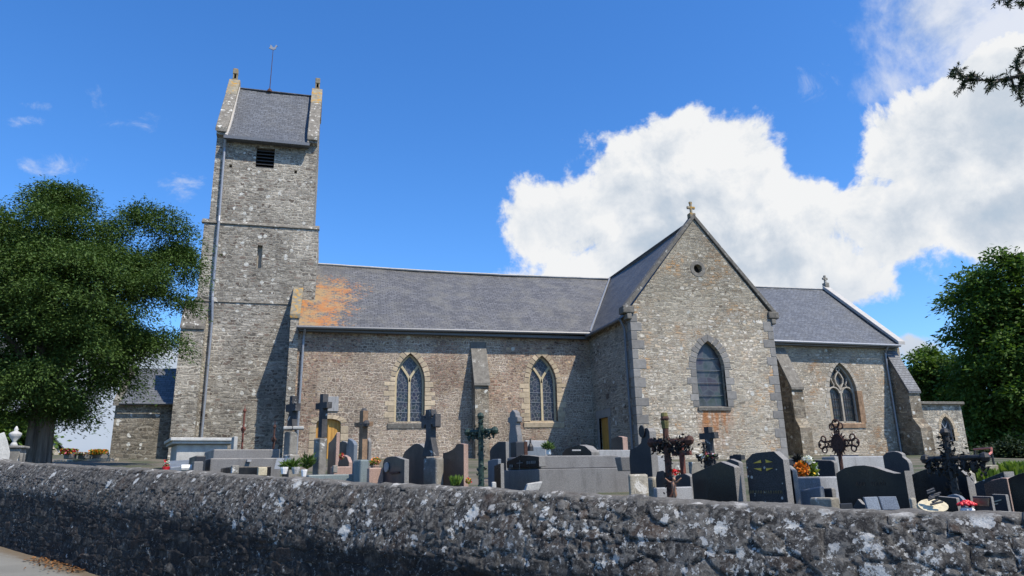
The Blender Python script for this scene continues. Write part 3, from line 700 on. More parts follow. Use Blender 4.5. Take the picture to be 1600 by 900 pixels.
# ================================================================== the church
CH = empty('church', (5, 30, 2.1), 'grey rubble church with slate roofs and saddleback tower behind the graves', 'church')
def part(mb, name, mats, parent=CH, **k): return mb.build(name, mats, parent, **k)
SX, SN, WU, WNN = (1, 0, 0), (0, -1, 0), (0, 1, 0), (-1, 0, 0)
def grid_roof(a0, a1, b0, b1, nu, nv, sag=.05, flare=0., mb=None, m=0, seed=1):
    """a0-a1 the eave, b0-b1 the ridge; slightly uneven like an old roof"""
    a0, a1, b0, b1 = map(Vector, (a0, a1, b0, b1)); nrm = (a1-a0).cross(b0-a0).normalized(); nrm = nrm if nrm.z > 0 else -nrm
    vs = []
    for i in range(nu+1):
        for j in range(nv+1):
            u, v = i/nu, j/nv; p = (a0*(1-u)+a1*u)*(1-v)+(b0*(1-u)+b1*u)*v
            d = sag*(float(fbm2(np.array(u*5.), np.array(v*2.), 2, seed))-.5) - sag*1.2*math.sin(math.pi*u)*v - flare*math.sin(math.pi*min(1, v*1.0))*(1-v)
            vs.append(p+nrm*d)
    mb = mb or MB(); mb.add(vs, [(i*(nv+1)+j, (i+1)*(nv+1)+j, (i+1)*(nv+1)+j+1, i*(nv+1)+j+1) for i in range(nu) for j in range(nv)], m); return mb

def ring_blocks(mb, Y, cx, wd, z0, zs, za, tw, jamb=True, m=0, seed=0, proud=.014, long_=.5, short=.3, jh=.2):
    """dressed stones round a pointed opening in a south wall"""
    rr = random.Random(seed); inn = arch(cx, wd, z0, zs, za, 8); o = (0, Y-proud, 0)
    h = za-zs; r = (h*h+(wd/2)**2)/wd; cxr = wd/2-r; a1 = math.atan2(h, -cxr); n = 7
    for sgn in (1, -1):
        for i in range(n):
            aa, ab = a1*i/n+.012, a1*(i+1)/n-.012; t1 = tw*rr.uniform(.88, 1.12); P = []
            for a_, rad in ((aa, r), (ab, r), (ab, r+t1), (aa, r+t1)): P.append((cx+sgn*(cxr+rad*math.cos(a_)), Y-proud, zs+rad*math.sin(a_)))
            if i == n-1: P[1] = (cx+sgn*.006, Y-proud, za); P[2] = (cx+sgn*.006, Y-proud, za+t1*1.05)
            mb.prism(P, (0, .12, 0), m)
        if jamb:
            z = z0; k = 0
            while z < zs-.02:
                hh = min(jh*rr.uniform(.8, 1.3), zs-z); wb = (long_ if k % 2 else short)*rr.uniform(.85, 1.12)
                x = cx+sgn*wd/2; xa, xb = (x, x+wb) if sgn > 0 else (x-wb, x)
                mb.box(xa, xb, Y-proud, Y+.1, z+.008, z+hh-.008, m); z += hh; k += 1
    return mb

# ---- nave
NW1 = dict(cx=3.53, wd=1.26, z0=3.93, zs=5.62, za=6.85); NW2 = dict(cx=9.43, wd=1.29, z0=3.95, zs=5.65, za=6.88)
mb = MB(); mb.wall((0, 30, 0), SX, SN, [(-1.45, 1.5), (11.75, 1.5), (11.75, 7.8), (-1.45, 7.8)], [arch(**NW1), arch(**NW2), segarch(-.22, .74, 1.6, 3.9, 4.08)], .32)
part(mb, 'nave_wall', 'nave')
mb = MB(); mb.prism([(-1.46, 29.93, 1.5), (-1.46, 29.93, 8.25), (-1.46, 31.9, 9.95), (-1.46, 31.9, 1.5)], (.34, 0, 0)); part(mb, 'gable_end_wall', 'tower')
mb = MB(); mb.prism([(-1.50, 29.88, 8.2), (-1.50, 29.88, 8.38), (-1.50, 31.58, 9.98), (-1.50, 31.58, 9.72)], (.42, 0, 0)); part(mb, 'parapet_coping', 'orange_coping', bev=.02)
part(grid_roof((-1.12, 29.6, 7.82), (16, 29.6, 7.95), (-1.12, 34.7, 12.02), (16, 34.7, 12.05), 40, 10, .10, .05), 'nave_roof', 'nave_slate', smooth=True)
part(grid_roof((-1.12, 39.8, 7.8), (29, 39.8, 7.8), (-1.12, 34.7, 12.0), (29, 34.7, 12.05), 12, 3, .02), 'north_roof', 'nave_slate')
mb = MB(); pts = [(-1.12+17*i/24, 34.7, 12.05+.03*i/24-.10*math.sin(math.pi*i/24)+.015*random.random()) for i in range(25)]; mb.tube(pts, .055, 6); part(mb, 'ridge', 'white_mortar')
mb = MB(); mb.box(-1.1, 11.7, 29.7, 29.98, 7.64, 7.76); part(mb, 'eaves_board', 'gutter')
mb = MB(); mb.tube([(-1.2, 29.56, 7.76), (11.62, 29.56, 7.86)], .07, 8); part(mb, 'gutter', 'gutter')
mb = MB(); mb.tube([(-.85, 29.58, 7.7), (-.88, 29.86, 7.5), (-.9, 29.9, 7.3), (-.94, 29.9, 2.0)], .05, 8); part(mb, 'downpipe', 'zinc')
mb = MB(); mb.prism([(6.2, 30.02, 1.5), (6.2, 30.02, 7.35), (6.2, 29.32, 5.5), (6.2, 29.32, 1.5)], (.6, 0, 0)); bt = part(mb, 'buttress', 'buttress')
mb = MB(); mb.prism([(6.15, 30.01, 7.30), (6.15, 30.01, 7.44), (6.15, 29.24, 5.52), (6.15, 29.24, 5.40), (6.15, 29.32, 5.44)], (.7, 0, 0)); part(mb, 'weathering_slab', 'coping', bt, bev=.01)
def y_window(W, name='window'):
    cx, wd, z0, zs, za = W['cx'], W['wd'], W['z0'], W['zs'], W['za']; Y = 30.2
    mb = MB(); ring_blocks(mb, 30, cx, wd, z0, zs, za, .23, seed=int(cx*10), long_=.42, short=.26)
    root = part(mb, name, 'yellow_stone', bev=.012)
    g = MB(); g.wall((0, Y+.06, 0), SX, SN, arch(cx, wd+.1, z0-.05, zs, za+.05)); part(g, 'leaded_glass', 'stained', root)
    t = MB(); fr = arch(cx, wd-.10, z0+.02, zs, za-.06, 10); t.strip((0, Y, 0), SX, SN, fr, .085, .14, closed=True)
    fk = zs+.12
    t.strip((0, Y, 0), SX, SN, [(cx, z0), (cx, fk)], .10, .14)
    for s in (1, -1): t.strip((0, Y-.004, 0), SX, SN, [(cx, fk-.1)]+[(cx+s*(.5*wd*.62*(a**1.25)), fk+.62*a) for a in (.12, .3, .5, .7, .85, 1.0)], .10, .14)
    part(t, 'tracery', 'tracery', root, bev=.008)
    b = MB()
    for zz in (z0+.42, z0+.85, z0+1.28): b.box(cx-wd/2+.05, cx+wd/2-.05, Y+.04, Y+.055, zz, zz+.018)
    part(b, 'saddle_bar', 'zinc', root)
    s = MB(); s.prism([(cx-wd/2-.28, 29.97, z0-.26), (cx-wd/2-.28, 29.94, z0-.05), (cx-wd/2-.28, 30.2, z0+.03), (cx-wd/2-.28, 30.2, z0-.26)], (wd+.56, 0, 0)); part(s, 'sill', 'coping' if cx < 5 else 'yellow_stone', root, bev=.01)
    return root
y_window(NW1); y_window(NW2)
mb = MB(); mb.wall((0, 30.16, 0), SX, SN, segarch(-.3, .82, 1.5, 3.95, 4.14)); dr = part(mb, 'door', 'wood')
mb = MB(); mb.box(.24, .27, 30.12, 30.15, 1.7, 4.0); part(mb, 'door_seam', 'wood', dr)
mb = MB()
for i in range(7):
    a0, a1 = math.pi*i/7+.02, math.pi*(i+1)/7-.02
    mb.prism([(.26+r_*math.cos(a), 29.985, 3.9+(.18 if r_ < .6 else .30)*math.sin(a)+(0 if r_ < .6 else .03)) for a, r_ in ((a0, .49), (a1, .49), (a1, .72), (a0, .72))], (0, .1, 0))
for z in np.arange(1.7, 3.8, .3):
    mb.box(.745, .745+.3, 29.985, 30.1, z, z+.28); mb.box(-.225-.26, -.225, 29.985, 30.1, z+.02, z+.29)
part(mb, 'door_surround', 'yellow_stone', dr, bev=.01)
mb = MB(); mb.box(.16, .62, 29.955, 30.02, 4.38, 4.98); part(mb, 'wall_plaque', 'light_granite', bev=.01)

# ---- transept
TW = dict(cx=15.12, wd=1.28, z0=4.15, zs=5.72, za=6.83)
ocu = [(14.98+.19*math.cos(a), 9.91+.19*math.sin(a)) for a in np.linspace(0, 2*math.pi, 17)[:-1]]
mb = MB(); mb.wall((0, 25.4, 0), SX, SN, [(11.75, 1.4), (18.25, 1.4), (18.25, 8.05), (15.0, 12.12), (11.75, 8.05)], [arch(**TW), ocu], .3)
part(mb, 'transept_gable', 'gable')
dz0 = atX(936, 655, 11.75); dz1 = atX(950, 655, 11.75); dya, dyb = min(dz0.y, dz1.y), max(dz0.y, dz1.y)
dtop = dz0.z+.02
mb = MB(); mb.wall((11.75, 0, 0), WU, WNN, [(25.4, 1.4), (30.02, 1.4), (30.02, 7.9), (25.4, 7.9)], [[(dya, 1.5), (dyb, 1.5), (dyb, dtop), (dya, dtop)]], .25)
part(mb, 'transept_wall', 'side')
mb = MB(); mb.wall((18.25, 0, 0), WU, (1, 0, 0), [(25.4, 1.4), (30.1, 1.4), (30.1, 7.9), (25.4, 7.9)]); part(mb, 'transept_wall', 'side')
mb = MB(); mb.box(11.86, 11.92, dya-.05, dyb+.05, 1.4, dtop+.05); dr = part(mb, 'door', 'wood')
mb = MB(); mb.box(11.735, 11.85, dya-.24, dya, 1.5, dtop+.3); mb.box(11.735, 11.85, dyb, dyb+.24, 1.5, dtop+.3); mb.box(11.733, 11.85, dya-.3, dyb+.3, dtop, dtop+.34); part(mb, 'door_surround', 'grey_quoin', dr, bev=.01)
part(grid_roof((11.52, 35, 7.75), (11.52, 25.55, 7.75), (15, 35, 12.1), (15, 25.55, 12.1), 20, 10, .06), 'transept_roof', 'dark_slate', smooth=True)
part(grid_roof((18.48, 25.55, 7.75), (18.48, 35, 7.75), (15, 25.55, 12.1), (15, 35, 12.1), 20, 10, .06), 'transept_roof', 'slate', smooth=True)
mb = MB(); mb.tube([(15, 25.6, 12.12), (15, 34.8, 12.1)], .06, 6); part(mb, 'ridge', 'dark_stone')
mb = MB(); mb.tube([(11.68, 29.66, 7.98), (13.3, 32.1, 10.03), (14.96, 34.62, 12.12)], .05, 6); part(mb, 'valley_flashing', 'zinc')
for sx in (-1, 1):
    mb = MB(); e = 3.42; P = lambda x, z: (15+sx*x, 25.33, z)
    mb.prism([P(e, 7.98), P(0, 12.14), P(0, 12.36), P(e+.10, 8.14)], (0, .42, 0)); part(mb, 'gable_coping', 'coping', bev=.02)
    mb = MB(); x0, x1 = sorted((15+sx*3.08, 15+sx*3.58)); mb.box(x0, x1, 25.30, 25.78, 7.86, 8.16); xa, xb = sorted((15+sx*3.2, 15+sx*3.42)); mb.box(xa, xb, 25.32, 25.7, 7.62, 7.86); part(mb, 'kneeler', 'coping', bev=.04)
mb = MB(); mb.box(14.84, 15.12, 25.38, 25.64, 12.2, 12.42); mb.box(14.93, 15.03, 25.46, 25.56, 12.42, 12.92); mb.box(14.79, 15.17, 25.465, 25.555, 12.62, 12.75); mb.box(14.91, 15.05, 25.463, 25.557, 12.86, 12.97); part(mb, 'gable_cross', 'orange_coping', bev=.03)
mb = MB(); rr = random.Random(4); z = 1.7; k = 0
while z < 7.8:
    hh = rr.uniform(.3, .42); wa, wb = (.52, .26) if k % 2 else (.27, .50); wa *= rr.uniform(.88, 1.1); hh = min(hh, 7.86-z)
    mb.box(11.732, 11.75+wa, 25.386, 25.386+wb, z+.006, z+hh-.006); z += hh; k += 1
part(mb, 'corner_quoin', 'grey_quoin', bev=.015)
mb = MB(); z = 1.7; k = 0
while z < 7.8:
    hh = rr.uniform(.3, .44); wa, wb = (.50, .26) if k % 2 else (.26, .48); wa *= rr.uniform(.85, 1.1); hh = min(hh, 7.86-z)
    mb.box(18.25-wa, 18.268, 25.386, 25.386+wb, z+.006, z+hh-.006); z += hh; k += 1
part(mb, 'corner_quoin', 'grey_quoin', bev=.015)
mb = MB(); ring_blocks(mb, 25.4, seed=5, tw=.30, long_=.40, short=.24, jh=.3, **TW); wn = part(mb, 'window', 'grey_quoin', bev=.01)
g = MB(); g.wall((0, 25.62, 0), SX, SN, arch(15.12, 1.36, 4.1, 5.72, 6.88)); part(g, 'glass', 'gable_glass', wn)
for zz in (4.62, 5.12, 5.63, 6.13): 
    b = MB(); b.box(14.5, 15.74, 25.56, 25.585, zz, zz+.022); part(b, 'saddle_bar', 'gutter', wn)
s = MB(); s.prism([(14.40, 25.35, 4.0), (14.40, 25.33, 4.13), (14.40, 25.6, 4.19), (14.40, 25.6, 4.0)], (1.46, 0, 0)); part(s, 'sill', 'coping', wn, bev=.01)
mb = MB(); ring = [(14.98+.275*math.cos(a), 9.91+.275*math.sin(a)) for a in np.linspace(0, 2*math.pi, 13)[:-1]]; mb.strip((0, 25.385, 0), SX, SN, ring, .165, .1, closed=True); oc = part(mb, 'oculus', 'coping', bev=.01)
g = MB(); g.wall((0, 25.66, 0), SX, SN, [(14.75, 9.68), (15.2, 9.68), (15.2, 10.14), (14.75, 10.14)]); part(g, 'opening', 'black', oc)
mb = MB(); mb.tube([(11.46, 25.8, 7.70), (11.46, 29.6, 7.74)], .07, 8); part(mb, 'gutter', 'gutter')
mb = MB(); mb.tube([(11.5, 25.82, 7.66), (11.64, 25.8, 7.3), (11.65, 25.8, 2.0)], .05, 8); part(mb, 'downpipe', 'gutter')

# ---- chancel
CW = dict(cx=25.28, wd=1.62, z0=3.88, zs=5.35, za=6.88)
mb = MB(); mb.wall((0, 30.1, 0), SX, SN, [(18.2, 1.4), (28.9, 1.4), (28.9, 7.85), (18.2, 7.85)], [arch(**CW)], .45); part(mb, 'chancel_wall', 'chancel')
mb = MB(); mb.prism([(28.80, 30.08, 1.4), (28.80, 30.08, 8.05), (28.80, 34.7, 12.16), (28.80, 39.3, 8.05), (28.80, 39.3, 1.4)], (.3, 0, 0)); part(mb, 'east_gable', 'chancel')
part(grid_roof((15.2, 29.72, 7.86), (28.9, 29.72, 7.80), (15.2, 34.7, 12.0), (28.9, 34.7, 12.1), 30, 10, .05, .05), 'chancel_roof', 'slate', smooth=True)
mb = MB(); pts = [(15+14*i/20, 34.7, 12.06+.06*i/20-.05*math.sin(math.pi*i/20)) for i in range(21)]; mb.tube(pts, .05, 6); part(mb, 'ridge', 'white_mortar')
mb = MB(); mb.prism([(28.72, 29.66, 7.82), (28.72, 29.66, 8.0), (28.72, 34.7, 12.36), (28.72, 34.7, 12.12)], (.42, 0, 0)); part(mb, 'parapet_coping', 'white_mortar', bev=.02)
mb = MB(); mb.box(28.8, 29.08, 34.5, 34.8, 12.2, 12.5); mb.box(28.88, 29.0, 34.6, 34.72, 12.5, 12.98); mb.box(28.76, 29.12, 34.61, 34.71, 12.7, 12.84); part(mb, 'gable_cross', 'old_stone', bev=.03)
mb = MB(); mb.box(18.3, 28.8, 29.8, 30.09, 7.66, 7.80); part(mb, 'eaves_board', 'gutter')
mb = MB(); mb.tube([(18.4, 29.66, 7.82), (28.8, 29.66, 7.76)], .07, 8); part(mb, 'gutter', 'zinc')
mb = MB(); mb.tube([(28.05, 29.7, 7.7), (28.08, 29.98, 7.4), (28.1, 30.0, 2)], .05, 8); part(mb, 'downpipe', 'zinc')
mb = MB(); mb.prism([(21.5, 30.12, 1.4), (21.5, 30.12, 7.5), (21.5, 29.05, 5.42), (21.5, 29.05, 4.0), (21.5, 28.78, 3.55), (21.5, 28.78, 1.4)], (.62, 0, 0)); bt = part(mb, 'buttress', 'buttress')
mb = MB(); mb.prism([(21.46, 30.11, 7.45), (21.46, 30.11, 7.58), (21.46, 28.98, 5.46), (21.46, 28.98, 5.34), (21.46, 29.05, 5.36)], (.7, 0, 0)); part(mb, 'weathering_slab', 'coping', bt, bev=.01)
mb = MB(); mb.prism([(28.2, 30.12, 1.4), (28.2, 30.12, 7.5), (28.2, 29.02, 5.30), (28.2, 29.02, 4.0), (28.2, 28.65, 3.5), (28.2, 28.65, 1.4)], (.66, 0, 0)); bt = part(mb, 'buttress', 'buttress')
mb = MB(); mb.prism([(28.16, 30.11, 7.46), (28.16, 30.11, 7.60), (28.16, 28.95, 5.34), (28.16, 28.95, 5.22), (28.16, 29.02, 5.24)], (.74, 0, 0)); part(mb, 'weathering_slab', 'slate', bt)
# flamboyant window
cx, wd, z0, zs, za = (CW[k] for k in ('cx', 'wd', 'z0', 'zs', 'za'))
mb = MB(); ring_blocks(mb, 30.1, seed=9, tw=.16, long_=.34, short=.2, jh=.3, proud=.012, **CW); wn = part(mb, 'window', 'grey_tracery', bev=.01)
mb = MB(); mb.box(cx+wd/2-.012, cx+wd/2+.30, 30.082, 30.4, z0-.05, zs+.1); part(mb, 'rusty_jamb', 'rust_stone', wn, bev=.01); mb = MB(); mb.box(cx-wd/2-.14, cx-wd/2+.010, 30.083, 30.4, z0, zs-.3); part(mb, 'tan_jamb', 'yellow_stone', wn, bev=.01)
g = MB(); g.wall((0, 30.42, 0), SX, SN, arch(cx, wd+.1, z0-.1, zs, za+.05)); part(g, 'leaded_glass', 'clear_glass', wn)
t = MB(); o = (0, 30.28, 0)
t.strip(o, SX, SN, arch(cx, wd-.10, z0+.02, zs, za-.06, 10), .10, .16, closed=True)
t.strip(o, SX, SN, [(cx, z0), (cx, zs+.15)], .10, .16)
for s in (1, -1):
    lc = cx+s*wd*.245
    t.strip((0, 30.276, 0), SX, SN, [(lc+.32*math.cos(a), zs+.0+.30*math.sin(a)) for a in np.linspace(0, math.pi, 9)], .07, .14)
    t.strip((0, 30.277, 0), SX, SN, [(cx, zs+.1), (cx+s*.05, zs+.3), (cx+s*.20, zs+.5), (cx+s*.24, zs+.72), (cx+s*.14, zs+.92), (cx, zs+1.1)], .065, .14)
    t.strip((0, 30.275, 0), SX, SN, [(lc, zs+.28), (lc-s*.05, zs+.42), (lc+s*.05, zs+.62), (lc+s*.08, zs+.75)], .05, .12)
t.strip((0, 30.274, 0), SX, SN, [(cx+.10*math.cos(a), zs+1.2+.10*math.sin(a)) for a in np.linspace(0, 2*math.pi, 11)[:-1]], .05, .12, closed=True)
part(t, 'tracery', 'grey_tracery', wn, bev=.008)
b = MB()
for zz in (4.25, 4.65, 5.05): b.box(cx-wd/2+.06, cx+wd/2-.06, 30.33, 30.35, zz, zz+.03)
for xx in np.linspace(cx-.68, cx+.68, 11): b.box(xx-.009, xx+.009, 30.352, 30.368, z0, zs+.05)
part(b, 'iron_bars', 'iron', wn)
s = MB(); s.prism([(cx-wd/2-.2, 30.06, z0-.28), (cx-wd/2-.2, 30.04, z0-.06), (cx-wd/2-.2, 30.4, z0+.03), (cx-wd/2-.2, 30.4, z0-.28)], (wd+.4, 0, 0)); part(s, 'sill', 'rust_stone', wn, bev=.01)

# ---- sacristy at the east end
SW = dict(cx=32.25, wd=.78, z0=2.95, zs=3.62, za=4.25); plan = [(29.1, 31), (33.4, 31), (34.75, 32.5), (34.75, 36), (29.1, 36)]
mb = MB(); mb.wall((0, 31, 0), SX, SN, [(29.1, 1.4), (33.4, 1.4), (33.4, 4.9), (29.1, 4.9)], [arch(**SW)], .25)
cv = Vector((1.35, 1.5, 0)); cl = cv.length; cv.normalize(); cn = Vector((cv.y, -cv.x, 0))
mb.wall((33.4, 31, 0), cv, cn, [(0, 1.4), (cl, 1.4), (cl, 4.9), (0, 4.9)], [[(.85, 2.2), (1.35, 2.2), (1.35, 4.0), (.85, 4.0)]], .25)
mb.wall((34.75, 0, 0), WU, (1, 0, 0), [(32.5, 1.4), (36, 1.4), (36, 4.9), (32.5, 4.9)])
part(mb, 'sacristy_wall', 'apse')
mb = MB(); big = [(29.1, 30.82), (33.5, 30.82), (34.95, 32.42), (34.95, 36), (29.1, 36)]; mb.prism([(x, y, 4.88) for x, y in big], (0, 0, .14)); part(mb, 'sacristy_roof', 'coping', bev=.03)
mb = MB(); ring_blocks(mb, 31, seed=3, tw=.17, long_=.3, short=.2, **SW); wn = part(mb, 'window', 'yellow_stone', bev=.01)
g = MB(); g.wall((0, 31.2, 0), SX, SN, arch(32.25, .9, 2.9, 3.62, 4.3)); part(g, 'leaded_glass', 'clear_glass', wn)
t = MB(); t.strip((0, 31.14, 0), SX, SN, arch(32.25, .72, 2.98, 3.62, 4.2, 8), .06, .08, closed=True); t.strip((0, 31.14, 0), SX, SN, [(32.25, 2.95), (32.25, 3.7)], .05, .08)
for q in (1, -1): t.strip((0, 31.138, 0), SX, SN, [(32.25, 3.6), (32.25+q*.12, 3.82), (32.25+q*.2, 3.95)], .045, .08)
part(t, 'tracery', 'zinc', wn)
g = MB(); c0 = Vector((33.4, 31, 0)); p0 = c0+cv*.8-cn*.2; p1 = c0+cv*1.4-cn*.2; g.add([(p0.x, p0.y, 2.1), (p1.x, p1.y, 2.1), (p1.x, p1.y, 4.1), (p0.x, p0.y, 4.1)], [(0, 1, 2, 3)]); part(g, 'window', 'stained')

# ---- tower: three stages
def stage(mb, x0, x1, y0, y1, z0, z1, holes=()):
    mb.wall((0, y0, 0), SX, SN, [(x0, z0), (x1, z0), (x1, z1), (x0, z1)], holes, .35)
    mb.wall((0, y1, 0), SX, (0, 1, 0), [(x0, z0), (x1, z0), (x1, z1), (x0, z1)])
    mb.wall((x0, 0, 0), WU, WNN, [(y0, z0), (y1, z0), (y1, z1), (y0, z1)]); mb.wall((x1, 0, 0), WU, (1, 0, 0), [(y0, z0), (y1, z0), (y1, z1), (y0, z1)])
rect = lambda a, b, c, d: [(a, c), (b, c), (b, d), (a, d)]
mb = MB(); stage(mb, -5.50, -.52, 31.60, 36.6, 1.4, 9.25)
stage(mb, -5.42, -.56, 31.62, 36.5, 9.25, 12.85, [rect(-3.13, -2.92, 10.78, 11.85)])
stage(mb, -5.25, -.82, 31.72, 36.4, 12.85, 16.95, [rect(-3.50, -2.70, 15.62, 16.62), rect(-4.62, -4.50, 15.50, 15.66), rect(-1.78, -1.66, 15.48, 15.64)])
tw = part(mb, 'tower', 'tower')
for (x0, x1, y0, z, dz) in ((-5.53, -.52, 31.565, 12.74, .06), (-5.5, -1.44, 31.565, 9.16, .06)):
    mb = MB(); mb.prism([(x0, y0, z), (x0, y0, z+dz*.7), (x0, y0+.22, z+dz+.20), (x0, y0+.22, z)], (x1-x0, 0, 0)); part(mb, 'string_course', 'string', tw, bev=.015)
lv = MB()
for i in range(6):
    z = 15.64+i*.165; lv.prism([(-3.5, 31.76, z), (-3.5, 31.76, z+.03), (-3.5, 31.95, z+.15), (-3.5, 31.95, z+.12)], (.8, 0, 0))
part(lv, 'louvre', 'louvre', tw)
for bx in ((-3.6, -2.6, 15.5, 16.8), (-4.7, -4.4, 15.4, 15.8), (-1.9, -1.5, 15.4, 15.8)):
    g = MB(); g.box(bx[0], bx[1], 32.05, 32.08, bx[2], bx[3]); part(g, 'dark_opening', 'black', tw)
g = MB(); g.box(-3.2, -2.85, 31.85, 31.9, 10.7, 11.95); part(g, 'slit_window', 'grey_tracery', tw)
mb = MB(); mb.prism([(-5.85, 31.64, 1.4), (-5.85, 31.64, 9.15), (-5.85, 31.18, 7.98), (-5.85, 31.18, 1.4)], (.9, 0, 0)); mb.prism([(-5.88, 31.63, 9.1), (-5.88, 31.63, 9.2), (-5.88, 31.12, 8.0), (-5.88, 31.12, 7.88)], (.96, 0, 0), 1); part(mb, 'buttress', ['tower', 'string'])
for x0, x1 in ((-5.25, -4.84), (-1.24, -.82)):
    mb = MB(); mb.prism([(x0, 31.721, 16.94), (x0, 31.48, 17.0), (x0, 31.48, 17.2), (x0, 34.05, 21.15), (x0, 36.6, 17.2), (x0, 36.4, 16.94)], (x1-x0, 0, 0)); gw = part(mb, 'tower_gable', 'tower')
    mb = MB(); mb.prism([(x0-.05, 31.40, 17.1), (x0-.05, 31.40, 17.32), (x0-.05, 33.2, 20.06), (x0-.05, 33.2, 19.76)], (x1-x0+.1, 0, 0)); part(mb, 'rake_coping', 'string', gw, bev=.03)
    mb = MB(); mb.prism([(x0-.05, 33.2, 19.76), (x0-.05, 33.2, 20.08), (x0-.05, 33.95, 21.3), (x0-.05, 34.2, 21.3), (x0-.05, 34.9, 20.0), (x0-.05, 34.9, 19.76), (x0-.05, 34.05, 21.0)], (x1-x0+.1, 0, 0)); part(mb, 'apex_coping', 'orange_coping', gw, bev=.03)
    xm = (x0+x1)/2; mb = MB(); mb.box(xm-.13, xm+.13, 33.95, 34.2, 21.28, 21.36); mb.box(xm-.11, xm-.05, 33.96, 34.2, 21.36, 21.62); mb.box(xm+.05, xm+.11, 33.96, 34.2, 21.36, 21.62); mb.box(xm-.06, xm+.06, 34.1, 34.2, 21.36, 21.62, 1); mb.box(xm-.12, xm+.12, 33.94, 34.2, 21.62, 21.92); part(mb, 'apex_finial', ['orange_coping', 'black'], gw, bev=.02)
part(grid_roof((-4.85, 31.36, 16.86), (-1.22, 31.36, 16.86), (-4.85, 34.05, 20.85), (-1.22, 34.05, 20.85), 16, 12, .03, .34), 'tower_roof', 'slate', smooth=True)
part(grid_roof((-1.22, 36.7, 16.86), (-4.85, 36.7, 16.86), (-1.22, 34.05, 20.85), (-4.85, 34.05, 20.85), 4, 4, .0), 'tower_roof', 'slate')
mb = MB(); mb.box(-4.9, -1.16, 31.26, 31.42, 16.74, 16.88); mb.box(-4.85, -1.2, 31.42, 31.72, 16.78, 16.84); part(mb, 'tower_gutter', 'gutter')
mb = MB(); mb.tube([(-4.85, 34.05, 20.88), (-1.22, 34.05, 20.88)], .05, 6); part(mb, 'ridge', 'dark_stone')
mb = MB(); pts = []
for v in np.linspace(0, 1, 9):
    p = Vector((-4.82, 31.36, 16.88))*(1-v)+Vector((-4.82, 34.05, 20.9))*v; nn = Vector((0, -.83, .56)); pts.append(p-nn*(.34*math.sin(math.pi*v)*(1-v)-.03))
mb.tube(pts, .06, 6); part(mb, 'mortar_fillet', 'white_mortar'); mb = MB(); mb.tube([p+Vector((3.58, 0, 0)) for p in pts], .05, 6); part(mb, 'mortar_fillet', 'coping')
P_ = [atY(352, 220, 31.6), atY(331, 470, 31.6), atY(314, 700, 31.6)]
mb = MB(); mb.tube([(-4.85, 31.42, 16.75), (P_[0].x, 31.60, 16.4), (P_[0].x+.04, 31.60, 13.1), (-4.80, 31.46, 12.8), (P_[1].x+.02, 31.5, 9.6), (P_[1].x+.05, 31.44, 9.2), (P_[2].x, 31.5, 8.4), (P_[2].x, 31.5, 2.4)], .055, 8); part(mb, 'downpipe', 'zinc')
mb = MB(); mb.lathe((-3.36, 34.05, 20.85), [(.14, 0), (.12, .1), (.03, .22)], 8); mb.tube([(-3.36, 34.05, 21), (-3.34, 34.05, 23.3)], [.022, .014], 6); wc = part(mb, 'weathercock', 'rust')
mb = MB(); ck = [(-.26, .02), (-.17, .16), (-.22, .24), (-.12, .22), (-.02, .10), (.08, .10), (.13, .22), (.17, .30), (.22, .24), (.26, .21), (.20, .18), (.15, .02), (.04, -.06), (-.08, -.05)]
mb.prism([(-3.34+x*.8, 34.03, 23.36+z*.9) for x, z in ck], (0, .05, 0)); part(mb, 'cockerel', 'zinc', wc)

# ---- low chapel west of the tower
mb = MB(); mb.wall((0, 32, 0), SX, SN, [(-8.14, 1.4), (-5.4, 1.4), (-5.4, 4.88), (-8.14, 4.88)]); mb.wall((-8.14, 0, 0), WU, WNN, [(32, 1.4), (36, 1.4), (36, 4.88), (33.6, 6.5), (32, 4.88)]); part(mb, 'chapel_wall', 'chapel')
part(grid_roof((-7.95, 31.8, 4.86), (-5.4, 31.8, 4.86), (-7.95, 33.6, 6.55), (-5.4, 33.6, 6.62), 8, 5, .02), 'chapel_roof', 'slate')
mb = MB(); mb.prism([(-8.2, 31.78, 4.75), (-8.2, 31.78, 4.95), (-8.2, 33.6, 6.68), (-8.2, 36.2, 4.95), (-8.2, 36.2, 4.75), (-8.2, 33.6, 6.4)], (.27, 0, 0)); part(mb, 'parapet_coping', 'coping', bev=.02)
mb = MB(); mb.tube([(-7.95, 31.74, 4.84), (-5.9, 31.74, 4.84)], .05, 6); part(mb, 'gutter', 'gutter')

